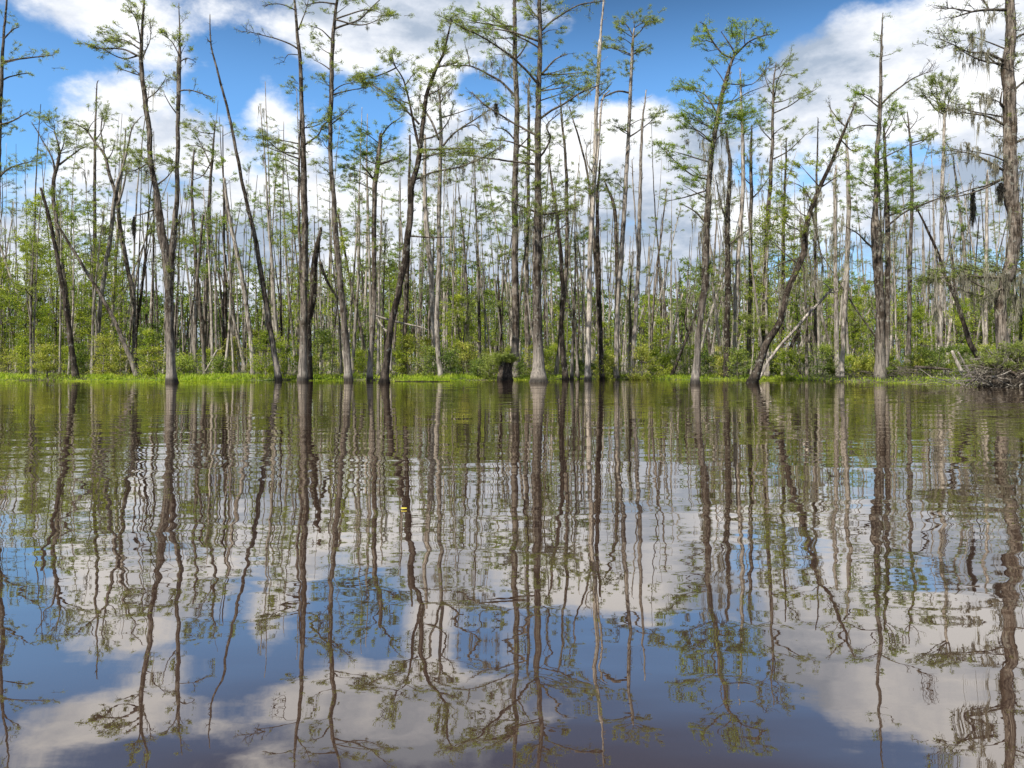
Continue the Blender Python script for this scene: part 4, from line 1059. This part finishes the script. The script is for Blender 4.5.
v = np.stack([b - S, b + S, b + tip * [.35, .35, .6] + S * .8, b + tip * [.35, .35, .6] - S * .8, b + tip], 1).reshape(-1, 3)
I = (np.arange(n) * 5)[:, None]
mb.add(v, I + [0, 1, 2, 3], I + [3, 2, 4], 0)
tag(mb.build('marsh_grass', 'grass', smooth=False), 'bright green marsh grass and floating weed along the water edge', kind='stuff')
# floating pads of duckweed-like leaves right at the edge
mb = MB()
N = 26000
x = rng.uniform(-52, 40, N)
o = -rng.exponential(.35, N)
k = rng.random(N) < np.where(x < -3, 1, .3) * np.clip(.5 + .5 * np.sin(x * .9) + .4 * np.sin(x * .31 + 2), .05, 1)
x, o = x[k], o[k]
n = len(x)
c = np.stack([x, shore(x) + o + .1, np.full(n, .015) + rng.uniform(0, .03, n)], 1)
d = rng.normal(0, 1, (n, 3)) * [1, 1, .25]
leaves(mb, c, d, rng.uniform(.05, .12, n), rng.uniform(.04, .08, n), 0, flat=.9)
tag(mb.build('water_weed', 'grass', smooth=False), 'low floating weed fringing the bank', kind='stuff')
# leaf litter and dead stalks
mb = MB()
N = 5200
x = rng.uniform(-50, 42, N)
o = rng.uniform(-.3, 8, N)
A = np.stack([x, shore(x) + o, np.interp(o, [-.3, .5, 8], [.02, .05, .2])], 1)
a = rng.uniform(0, 6.28, N)
Ls = rng.uniform(.15, .8, N)
B = A + np.stack([np.cos(a) * Ls, np.sin(a) * Ls, np.abs(rng.normal(0, .35, N)) * Ls], 1)
twigs(mb, A, B, .012, .006, 0)
tag(mb.build('fallen_twigs', 'twig', smooth=False), 'dead sticks littering the muddy bank', kind='stuff')

# far wood: reads as one mass
mb = MB()
for i in range(900):
    x = rng.uniform(-150, 150)
    y = rng.uniform(104, 175)
    hh = (H + (HZ - (278 + 14 * math.sin(x * .09) + 9 * math.sin(x * .31 + 1))) * y / F) * rng.uniform(.75, 1.06)
    if rng.random() < .12:
        hh *= 1.25
    r = rng.uniform(.09, .2)
    R = smooth_path([[x, y, -.2, r], [x + rng.normal(0, .5), y, hh * .5, r * .8], [x + rng.normal(0, .9), y, hh, .04]], 3.0, .05)
    tube(mb, R, 5, mat=1, cap=False)
    nl = 11
    zc = rng.uniform(.04, 1.0, nl) * hh
    rc = (2.2 - 1.5 * zc / hh) * rng.uniform(.7, 1.2, nl)
    c = np.stack([x + rng.normal(0, 1.1, nl) * rc * .7, y + rng.normal(0, 1.1, nl) * rc * .7, zc], 1)
    m = 34
    cc = np.repeat(c, m, 0) + rng.normal(0, .5, (nl * m, 3)) * np.repeat(rc, m)[:, None] * [1, 1, .55]
    leaves(mb, cc, rng.normal(0, 1, cc.shape), rng.uniform(.25, .55, len(cc)), rng.uniform(.18, .36, len(cc)), 0, flat=.5)
tag(mb.build('far_wood', ['wood', 'bark'], smooth=False), 'distant green swamp wood closing the view behind the trunks', kind='stuff')

# the remaining thin poles of the wood, too far off to count
mb = MB()
for i in range(520):
    y = rng.uniform(80, 125)
    x = rng.uniform(-.72, .72) * y
    hh = H + (HZ - (float(rng.normal(262, 30)))) * y / F
    hh = max(hh, 5)
    r = rng.uniform(.06, .14)
    ln = rng.normal(0, .06)
    R = smooth_path([[x, y, -.2, r * 1.3], [x + ln * hh * .5 + rng.normal(0, .12), y, hh * .5, r * .8], [x + ln * hh, y, hh, .03]], 2.5, .04)
    tube(mb, R, 5, mat=0 if rng.random() < .75 else 1, cap=False)
tag(mb.build('pole_thicket', ['pale', 'bark']), 'far thicket of pale thin poles seen between the nearer trunks', kind='stuff')

# ------------------------------------------------------------------ things on the bank and on the water
def stump(px, row, D, hgt, rad, label, fern=True):
    loc = W(px, row, D)
    loc[2] = 0
    root = empty('mossy_stump', tuple(loc), label, 'stump')
    R = smooth_path([[*loc[:2], -.3, rad * 1.15], [loc[0], D, hgt * .4, rad], [loc[0] + .05, D, hgt * .8, rad * .95], [loc[0], D, hgt, rad * .7]], .12, .01)
    m_ = MB()
    tube(m_, R, 18, .10, .06, foot=(.3, .35))
    m_.build('trunk', 'dark', root, loc)
    m_ = MB()
    n = int(60 * hgt)
    a = rng.uniform(0, 6.28, n)
    p = np.stack([loc[0] + np.cos(a) * rad * rng.uniform(.3, 1.2, n), D + np.sin(a) * rad * rng.uniform(.3, 1.2, n), hgt + rng.normal(0, .12, n)], 1)
    spray(m_, p, np.stack([np.cos(a), np.sin(a), rng.uniform(-.2, .9, n)], 1), rng.uniform(.15, .4, n), 1, 1, 1.2)
    m_.build('fern_tuft', ['twig', 'needle'], root, loc, smooth=False)
    m_ = MB()
    moss(m_, p[:n // 2], rng.uniform(.2, .7, n // 2), .05, 0, per=6)
    tag(m_.build('hanging_moss', 'moss', root, loc, smooth=False), kind='stuff')


stump(505, 380, 50, 1.35, .42, 'Black fern-topped stump sitting in the water at the foot of the mossy middle cypress')
for a in [(490, 51.5, 352, 30, 60), (478, 52, 360, 26, 45), (518, 53, 362, 24, 40)]:
    sapling(*a, 'wood' if a[0] != 490 else 'needle', 'Green bush crowding the black stump, ' + {490: 'tallest of three', 478: 'left of it', 518: 'right of it'}[a[0]], 'bushes round the black stump', name='shrub', cat='bush', low=.0, size=.85)
stump(275, 376, 57, .6, .25, 'Small dark stump behind the foot of the long leaning pole')
stump(888, 380, 52, .55, .25, 'Low dark stump to the right of the furrowed trunk')


def bundle(name, label, cat, loc, segs, mat, group=None, mossn=0):
    """dead wood made of many crooked stems: segs rows of (points, radius)"""
    root = empty(name, tuple(loc), label, cat, group)
    m_ = MB()
    for P in segs:
        tube(m_, smooth_path(P, .15, .012), 6, .04, .05)
    m_.build('branches', mat, root, loc)
    return root


# the great root and brush tangle round the giant
loc = W(1003, 388.5, 33.5)
loc[2] = 0
root = empty('brush_pile', tuple(loc), 'Tall tangle of roots and dead brush heaped round the foot of the giant cypress', 'brush pile')
mA, mB2, mC = MB(), MB(), MB()
cx, cy = W(1010, 380, 34.5)[:2]
for i in range(210):
    a = rng.uniform(0, 6.28)
    r0 = rng.uniform(.2, 1.7)
    z0 = rng.uniform(0, 1.75) * (1 - (r0 / 2.5))
    p0 = np.array([cx + math.cos(a) * r0 * .85, cy + math.sin(a) * r0 * .8, z0])
    d = norm(np.array([rng.normal(0, 1), rng.normal(0, .8), rng.normal(-.1, .7)]))
    L = rng.uniform(.4, 1.6)
    p1 = p0 + d * L * .5 + rng.normal(0, .1, 3)
    p2 = p0 + d * L + rng.normal(0, .22, 3)
    for p in (p1, p2):
        p[2] = max(-.1, min(1.95, p[2]))
    r = rng.uniform(.010, .05)
    tube(mA if rng.random() < .6 else mB2, smooth_path([[*p0, r], [*p1, r * .8], [*p2, r * .3]], .2, .02), 5, 0, .05)
n = 800
a = rng.uniform(0, 6.28, n)
rr = np.sqrt(rng.random(n)) * 1.75
p = np.stack([cx + np.cos(a) * rr, cy + np.sin(a) * rr, rng.uniform(0, 1.9, n) * (1 - rr / 3)], 1)
q = p + norm(rng.normal(0, 1, (n, 3)) * [1, 1, .8] + [0, 0, -.2]) * rng.uniform(.2, .8, n)[:, None]
q[:, 2] = np.maximum(q[:, 2], 0)
twigs(mC, p, q, .011, .004, 0, .2)
mA.build('roots', 'bleached', root, loc)
mB2.build('branches', 'bark', root, loc)
mC.build('twigs', 'limb', root, loc, smooth=False)
mD = MB()
tops = np.stack([cx + rng.normal(0, .8, 90), cy + rng.normal(0, .7, 90), rng.uniform(.8, 1.8, 90)], 1)
moss(mD, tops, rng.uniform(.2, .8, 90), .035, 0)
mG = MB()
k_ = 110
tops = np.stack([cx + rng.normal(0, .8, k_), cy - .2 + rng.normal(0, .6, k_), rng.uniform(.7, 1.7, k_)], 1)
spray(mG, tops, rng.normal(0, 1, (k_, 3)) * [1, 1, .4] + [0, 0, .5], rng.uniform(.25, .6, k_), 1, 1, 1.1)
mG.build('foliage', ['twig', 'needle'], root, loc, smooth=False)
tag(mD.build('hanging_moss', 'moss', root, loc, smooth=False), kind='stuff')
# peat hump that carries it
mE = MB()
R = smooth_path([[cx + .2, cy, -.4, 1.5], [cx + .2, cy, .05, 1.15], [cx + .2, cy + .1, .6, .85], [cx + .1, cy + .2, 1.1, .5]], .15, .02)
tube(mE, R, 22, .07, .06)
mE.build('root_mound', 'dark', root, loc)

# brush spilling along the bank to its left
for (px0, px1, row, D, n, lab) in [(948, 985, 381, 39, 48, 'Low grey spill of dead brush on the water just left of the root tangle'), (880, 930, 379, 47, 50, 'Small drift of dead sticks beside the foot of the furrowed trunk'),
                                   (845, 880, 378.5, 49, 30, 'Thin scatter of dead sticks left of the furrowed trunk')]:
    a0, a1 = W(px0, row, D), W(px1, row, D)
    lc = (a0 + a1) / 2
    lc[2] = 0
    segs = []
    for _ in range(n):
        t = rng.random()
        p0 = a0 + (a1 - a0) * t
        p0 = np.array([p0[0], D + rng.normal(0, .8), rng.uniform(0, .35 + .6 * t)])
        d = norm(np.array([rng.normal(-.5, .8), rng.normal(0, .6), rng.normal(.05, .22)]))
        L = rng.uniform(.5, 2.0)
        p2 = p0 + d * L
        p2[2] = max(p2[2], 0)
        r = rng.uniform(.008, .025)
        segs.append([[*p0, r], [*((p0 + p2) / 2 + rng.normal(0, .1, 3)), r * .8], [*p2, r * .4]])
    bundle('dead_brush', lab, 'brush', lc, segs, 'bleached' if n == 48 else 'limb')


def log(rows, D, label, mat='bleached', dy=.3, name='fallen_branch', cat='branch'):
    P = []
    for i, (x, y, w) in enumerate(rows):
        d = D + i * dy
        P.append([*W(x, y, d), w * .5 * d / F])
    lc = np.array([P[0][0], P[0][1], 0])
    root = empty(name, tuple(lc), label, cat)
    m_ = MB()
    R = smooth_path(P, .15, .012)
    tube(m_, R, 8, .05, .05)
    i = rng.integers(2, len(R), 6)
    twigs(m_, R[i, :3], R[i, :3] + rng.normal(0, .25, (6, 3)), .014, .006)
    m_.build('wood', mat, root, lc)


log([(391, 371, 2.2), (390, 339, 2.2), (382, 326, 2), (376, 316, 1.2)], 52, 'Bleached branch sticking up beside the bend of the crooked cypress')
log([(373, 315, 1.6), (393, 321, 2.2), (420, 327, 1.4), (428, 330, .9)], 52, 'Pale bare branch lodged level behind the crooked cypress', dy=.05)
log([(410, 236, 1.6), (430, 237.5, 1.3), (451, 237, .8)], 48.5, 'Bare twig stuck out level from the elbow height of the crooked cypress', 'dark', dy=.02)
log([(962, 372, 4), (957, 362, 3.4), (952, 351, 2.4)], 44, 'Bleached broken snag end poking up left of the root tangle', dy=.05)
log([(972, 378, 2.6), (966, 366, 2.2), (958, 352, 1.4)], 42, 'Forked pale stick leaning beside the bleached snag end', dy=.05)
log([(915, 367, 3), (935, 368.5, 2.8), (950, 369.5, 1.8)], 50, 'Black log lying level on the bank left of the root tangle', 'dark', dy=.05, name='fallen_log', cat='log')
log([(640, 362, 2.2), (655, 364, 2.6), (672, 368, 2)], 56, 'Black log lying in the bushes left of the wide leafy cypress', 'dark', dy=.05, name='fallen_log', cat='log')
log([(205, 372, 1.6), (212, 360, 2), (217, 350, 1.6)], 56, 'Short pale broken branch upright in the bushes right of the double stem', dy=.05)
log([(800, 376, 4), (790, 352, 4.2), (800, 330, 3)], 56, 'Dark crooked root-like limb in the shade under the moss curtain', 'dark', dy=.05)
log([(395, 382.2, 2), (420, 381.8, 1.6), (450, 381.6, 1)], 46.5, 'Thin dark stick floating flat on the water right of the crooked cypress', 'dark', dy=.01)

# dark beards of old moss that hang clear of the trunks
for (x, y0, y1, w, D, lab) in [(134, 217, 247, 5, 52, 'Dark teardrop of old moss hanging left of the double-stemmed cypress'), (973, 190, 240, 6, 40, 'Long dark clump of old moss hanging left of the giant cypress'),
                               (1001, 183, 205, 8, 35.6, 'Short black clump of old moss pressed against the giant cypress'), (496, 104, 120, 5, 47, 'Small dark knot of old moss on the bare arm of the thick-footed cypress')]:
    t0 = W(x, y0, D)
    L = (y1 - y0) * D / F
    m_ = MB()
    n = 90
    s = rng.random(n)
    rad = w * .28 * D / F * np.sin(s * 2.6 + .35)
    tops = t0 + np.stack([rng.normal(0, .6, n) * rad, rng.normal(0, .6, n) * rad, -s * L * .6], 1)
    moss(m_, tops, (L * .35) * rng.uniform(.5, 1, n), .04, 0, per=5, spread=.04)
    moss(m_, np.repeat(t0[None], 12, 0), L * .9, .07, 0, per=4, spread=.03)
    o_ = m_.build('moss_clump', 'mossdark', None, tuple(t0), smooth=False)
    tag(o_, lab, 'moss', 'dark hanging clumps of old moss')
# the twig that carries the free hanging clump
log([(1004, 178, 2), (985, 186, 1.8), (973, 189, 1.3), (950, 196, .9), (925, 202, .7)], 37, 'Thin bare branch reaching left from the giant cypress to the dark moss clump', 'limb', dy=1.0)
log([(158, 208, 2), (146, 213, 1.5), (134, 216, 1)], 49, 'Thin bare branch reaching left off the double-stemmed cypress to the moss teardrop', 'limb', dy=1.2)


def leaf_on_water(px, row, s, label, col):
    D = F * H / (row - HZ)
    p = W(px, row, D)
    m_ = MB()
    u = np.linspace(0, 1, 7)
    wdt = np.sin(u * 3.0 + .08) * .42
    L = []
    for i, f in enumerate(u):
        L += [[(f - .5) * s, -wdt[i] * s * .5, .004 + .02 * s * abs(f - .5)], [(f - .5) * s, 0, .012 + .01 * s], [(f - .5) * s, wdt[i] * s * .5, .004 + .02 * s * abs(f - .5)]]
    L = np.array(L) + p * [1, 1, 0] + [0, 0, .002]
    q_ = []
    for i in range(6):
        for j in range(2):
            q_.append([i * 3 + j, i * 3 + j + 1, i * 3 + 3 + j + 1, i * 3 + 3 + j])
    m_.add(L, q_)
    mt, nt = new_mat('fallen_leaf_skin')
    b_ = nd(nt, 'ShaderNodeBsdfPrincipled', ins={'Base Color': (*col, 1), 'Roughness': .5})
    n_ = nd(nt, 'ShaderNodeTexNoise', ins={'Scale': 30.0})
    r_ = nd(nt, 'ShaderNodeMapRange', ins={'To Min': .6, 'To Max': 1.2})
    mm = nd(nt, 'ShaderNodeMix', data_type='RGBA', blend_type='MULTIPLY', ins={0: 1.0})
    mm.inputs[6].default_value = (*col, 1)
    nt.links.new(n_.outputs['Fac'], r_.inputs['Value'])
    nt.links.new(r_.outputs[0], mm.inputs[7])
    nt.links.new(mm.outputs[2], b_.inputs['Base Color'])
    nt.links.new(b_.outputs[0], nd(nt, 'ShaderNodeOutputMaterial').inputs['Surface'])
    tag(m_.build('floating_leaf', mt, None, tuple(p * [1, 1, 0])), label, 'leaf')


leaf_on_water(404, 509.5, .040, 'Yellow leaf floating on the open water below the crooked cypress', (.55, .45, .05))

# ------------------------------------------------------------------ sky, sun, camera
SUN_AZ, SUN_EL = math.radians(SUNAZ), math.radians(SUNEL)   # compass from +Y towards +X
sd_ = np.array([math.sin(SUN_AZ) * math.cos(SUN_EL), math.cos(SUN_AZ) * math.cos(SUN_EL), math.sin(SUN_EL)])
ld = bpy.data.lights.new('sun', 'SUN')
ld.energy = SUNPOW
ld.angle = math.radians(.6)
ld.color = (1.0, .95, .86)
lo = bpy.data.objects.new('sun', ld)
COL.objects.link(lo)
from mathutils import Vector
lo.rotation_euler = Vector(tuple(-sd_)).to_track_quat('-Z', 'Y').to_euler()

w = bpy.data.worlds.new('World')
scene.world = w
w.use_nodes = True
nt = w.node_tree
for n_ in list(nt.nodes):
    nt.nodes.remove(n_)
Lk = nt.links.new
out = nd(nt, 'ShaderNodeOutputWorld')
bg = nd(nt, 'ShaderNodeBackground', ins={'Strength': 1.0})
sky = nd(nt, 'ShaderNodeTexSky', sky_type='NISHITA', sun_disc=False, sun_elevation=SUN_EL, sun_rotation=SUN_AZ, air_density=1.0, dust_density=.4, ozone_density=2.0)
skm = nd(nt, 'ShaderNodeMix', data_type='RGBA', blend_type='MULTIPLY', ins={0: 1.0})
skm.inputs[7].default_value = SKYTINT
Lk(sky.outputs[0], skm.inputs[6])
tc = nd(nt, 'ShaderNodeTexCoord')


def math_(op, a, b=None, c=None):
    m_ = nd(nt, 'ShaderNodeMath', operation=op)
    for i_, v_ in enumerate((a, b, c)):
        if v_ is None:
            continue
        if isinstance(v_, (int, float)):
            m_.inputs[i_].default_value = v_
        else:
            Lk(v_, m_.inputs[i_])
    return m_.outputs[0]


sep = nd(nt, 'ShaderNodeSeparateXYZ')
Lk(tc.outputs['Generated'], sep.inputs[0])
az = math_('ARCTAN2', sep.outputs[0], sep.outputs[1])
el = math_('ARCSINE', sep.outputs[2])


def noise(scale, detail, rough, offset, zs=1.6, dist=.0):
    mp_ = nd(nt, 'ShaderNodeMapping', ins={'Location': offset, 'Scale': (1, 1, zs)})
    Lk(tc.outputs['Generated'], mp_.inputs['Vector'])
    n_ = nd(nt, 'ShaderNodeTexNoise', ins={'Scale': scale, 'Detail': detail, 'Roughness': rough, 'Distortion': dist})
    Lk(mp_.outputs[0], n_.inputs['Vector'])
    return n_.outputs['Fac']


big = noise(3.0, 10.0, .58, (1.3, .2, .4))
fine = noise(9.0, 8.0, .62, (5.1, 2.2, 1.0))
cover = math_('ADD', math_('MULTIPLY', big, 3.4), math_('MULTIPLY', fine, 1.6))
cover = math_('ADD', cover, -1.85)
# weather of the day: clear gaps (negative) and banks of cloud (positive), by compass bearing and height
GAPS = [(10, 62, 52, 62, -.95), (75, 52, 50, 22, -.5), (232, 88, 38, 42, -.9), (285, 85, 40, 30, -.45), (262, 150, 22, 30, -.4), (350, 135, 42, 45, -.85), (395, 100, 32, 30, -.5), (560, 74, 62, 30, -.85),
        (470, 92, 30, 28, -.7), (680, 30, 90, 56, -1.5), (760, 22, 34, 22, -.5), (660, -60, 140, 70, -1.0), (870, -34, 120, 32, -1.2), (915, 152, 42, 16, -.6), (745, 176, 20, 24, -.6), (20, -70, 120, 50, -.6), (20, 150, 22, 26, -.3),
        (550, 225, 30, 20, -.3), (610, 210, 22, 20, -.3),
        (120, 120, 85, 60, .5), (110, 10, 120, 26, .5), (400, 40, 150, 60, .55), (665, 150, 80, 70, .5), (850, 70, 85, 55, 1.0), (790, 62, 26, 36, .6), (500, 190, 200, 30, .3), (256, 230, 200, 50, .3), (800, 230, 200, 50, .3), (980, 60, 60, 90, .4), (560, 18, 34, 30, .7), (262, 98, 20, 26, .75), (218, 70, 12, 14, .3), (350, 160, 30, 14, .3), (640, 120, 60, 30, .4), (470, 30, 60, 40, .4)]
for (x_, y_, rx_, ry_, amp) in GAPS:
    a0_ = math.atan2(x_ - 512, F)
    e0_ = math.atan2(HZ - y_, math.hypot(F, x_ - 512))
    sx_ = rx_ / F * math.cos(a0_) ** 2
    sy_ = ry_ / F * math.cos(a0_)
    u_ = math_('MULTIPLY', math_('SUBTRACT', az, a0_), 1 / sx_)
    v_ = math_('MULTIPLY', math_('SUBTRACT', el, e0_), 1 / sy_)
    d2 = math_('MULTIPLY_ADD', u_, u_, math_('MULTIPLY', v_, v_))
    g_ = math_('POWER', 2.718, math_('MULTIPLY', d2, -.9))
    cover = math_('MULTIPLY_ADD', g_, amp, cover)
bank0 = nd(nt, 'ShaderNodeMapRange', ins={'From Min': .10, 'From Max': .22, 'To Min': .40, 'To Max': 0.0})
Lk(el, bank0.inputs['Value'])
cover = math_('ADD', cover, bank0.outputs[0])
mask = nd(nt, 'ShaderNodeMapRange', interpolation_type='SMOOTHSTEP', ins={'From Min': .24, 'From Max': .84})
Lk(cover, mask.inputs['Value'])
# cloud light: sunlit tops, blue-grey bellies
shade_n = noise(5.0, 10.0, .6, (3.3, 7.2, 2.1), 2.2)
low = nd(nt, 'ShaderNodeMapRange', ins={'From Min': .04, 'From Max': .26, 'To Min': -.08, 'To Max': .07})
Lk(el, low.inputs['Value'])
high = nd(nt, 'ShaderNodeMapRange', interpolation_type='SMOOTHSTEP', ins={'From Min': .42, 'From Max': .56, 'To Min': 0.0, 'To Max': -.30})
Lk(el, high.inputs['Value'])
sh = math_('ADD', math_('ADD', math_('MULTIPLY_ADD', shade_n, 1.45, -.225), low.outputs[0]), math_('ADD', math_('MULTIPLY', fine, .3), high.outputs[0]))
cr_ = nd(nt, 'ShaderNodeValToRGB')
e_ = cr_.color_ramp.elements
e_[0].position, e_[0].color = .50, CLOUD[0]
e_[1].position, e_[1].color = .82, CLOUD[2]
k_ = e_.new(.64)
k_.color = CLOUD[1]
Lk(sh, cr_.inputs['Fac'])
zen = nd(nt, 'ShaderNodeMapRange', interpolation_type='SMOOTHSTEP', ins={'From Min': .30, 'From Max': .54, 'To Min': 1.10, 'To Max': .30})
Lk(el, zen.inputs['Value'])
skz = nd(nt, 'ShaderNodeMix', data_type='RGBA', blend_type='MULTIPLY', ins={0: 1.0})
Lk(skm.outputs[2], skz.inputs[6])
Lk(zen.outputs[0], skz.inputs[7])
mix = nd(nt, 'ShaderNodeMix', data_type='RGBA')
Lk(mask.outputs[0], mix.inputs[0])
Lk(skz.outputs[2], mix.inputs[6])
Lk(cr_.outputs[0], mix.inputs[7])
Lk(mix.outputs[2], bg.inputs['Color'])
Lk(bg.outputs[0], out.inputs['Surface'])
w.cycles.sampling_method = 'MANUAL'
w.cycles.sample_map_resolution = 512

cam = bpy.data.cameras.new('camera')
cam.sensor_fit = 'HORIZONTAL'
cam.sensor_width = 36.0
cam.lens = 36.0 * F / 1024.0
cam.shift_y = -(384.0 - HZ) / 1024.0
cam.clip_start = .05
cam.clip_end = 6000
co = bpy.data.objects.new('camera', cam)
COL.objects.link(co)
co.location = (0, 0, H)
co.rotation_euler = (math.radians(90), 0, 0)
scene.camera = co
scene.view_settings.view_transform = 'Standard'
scene.view_settings.look = 'None'
scene.view_settings.gamma = 1
scene.view_settings.exposure = EXPO
scene.cycles.max_bounces = 4
scene.cycles.diffuse_bounces = 2
scene.cycles.glossy_bounces = 3
scene.cycles.transmission_bounces = 3
scene.cycles.transparent_max_bounces = 4
scene.cycles.caustics_reflective = False
scene.cycles.caustics_refractive = False
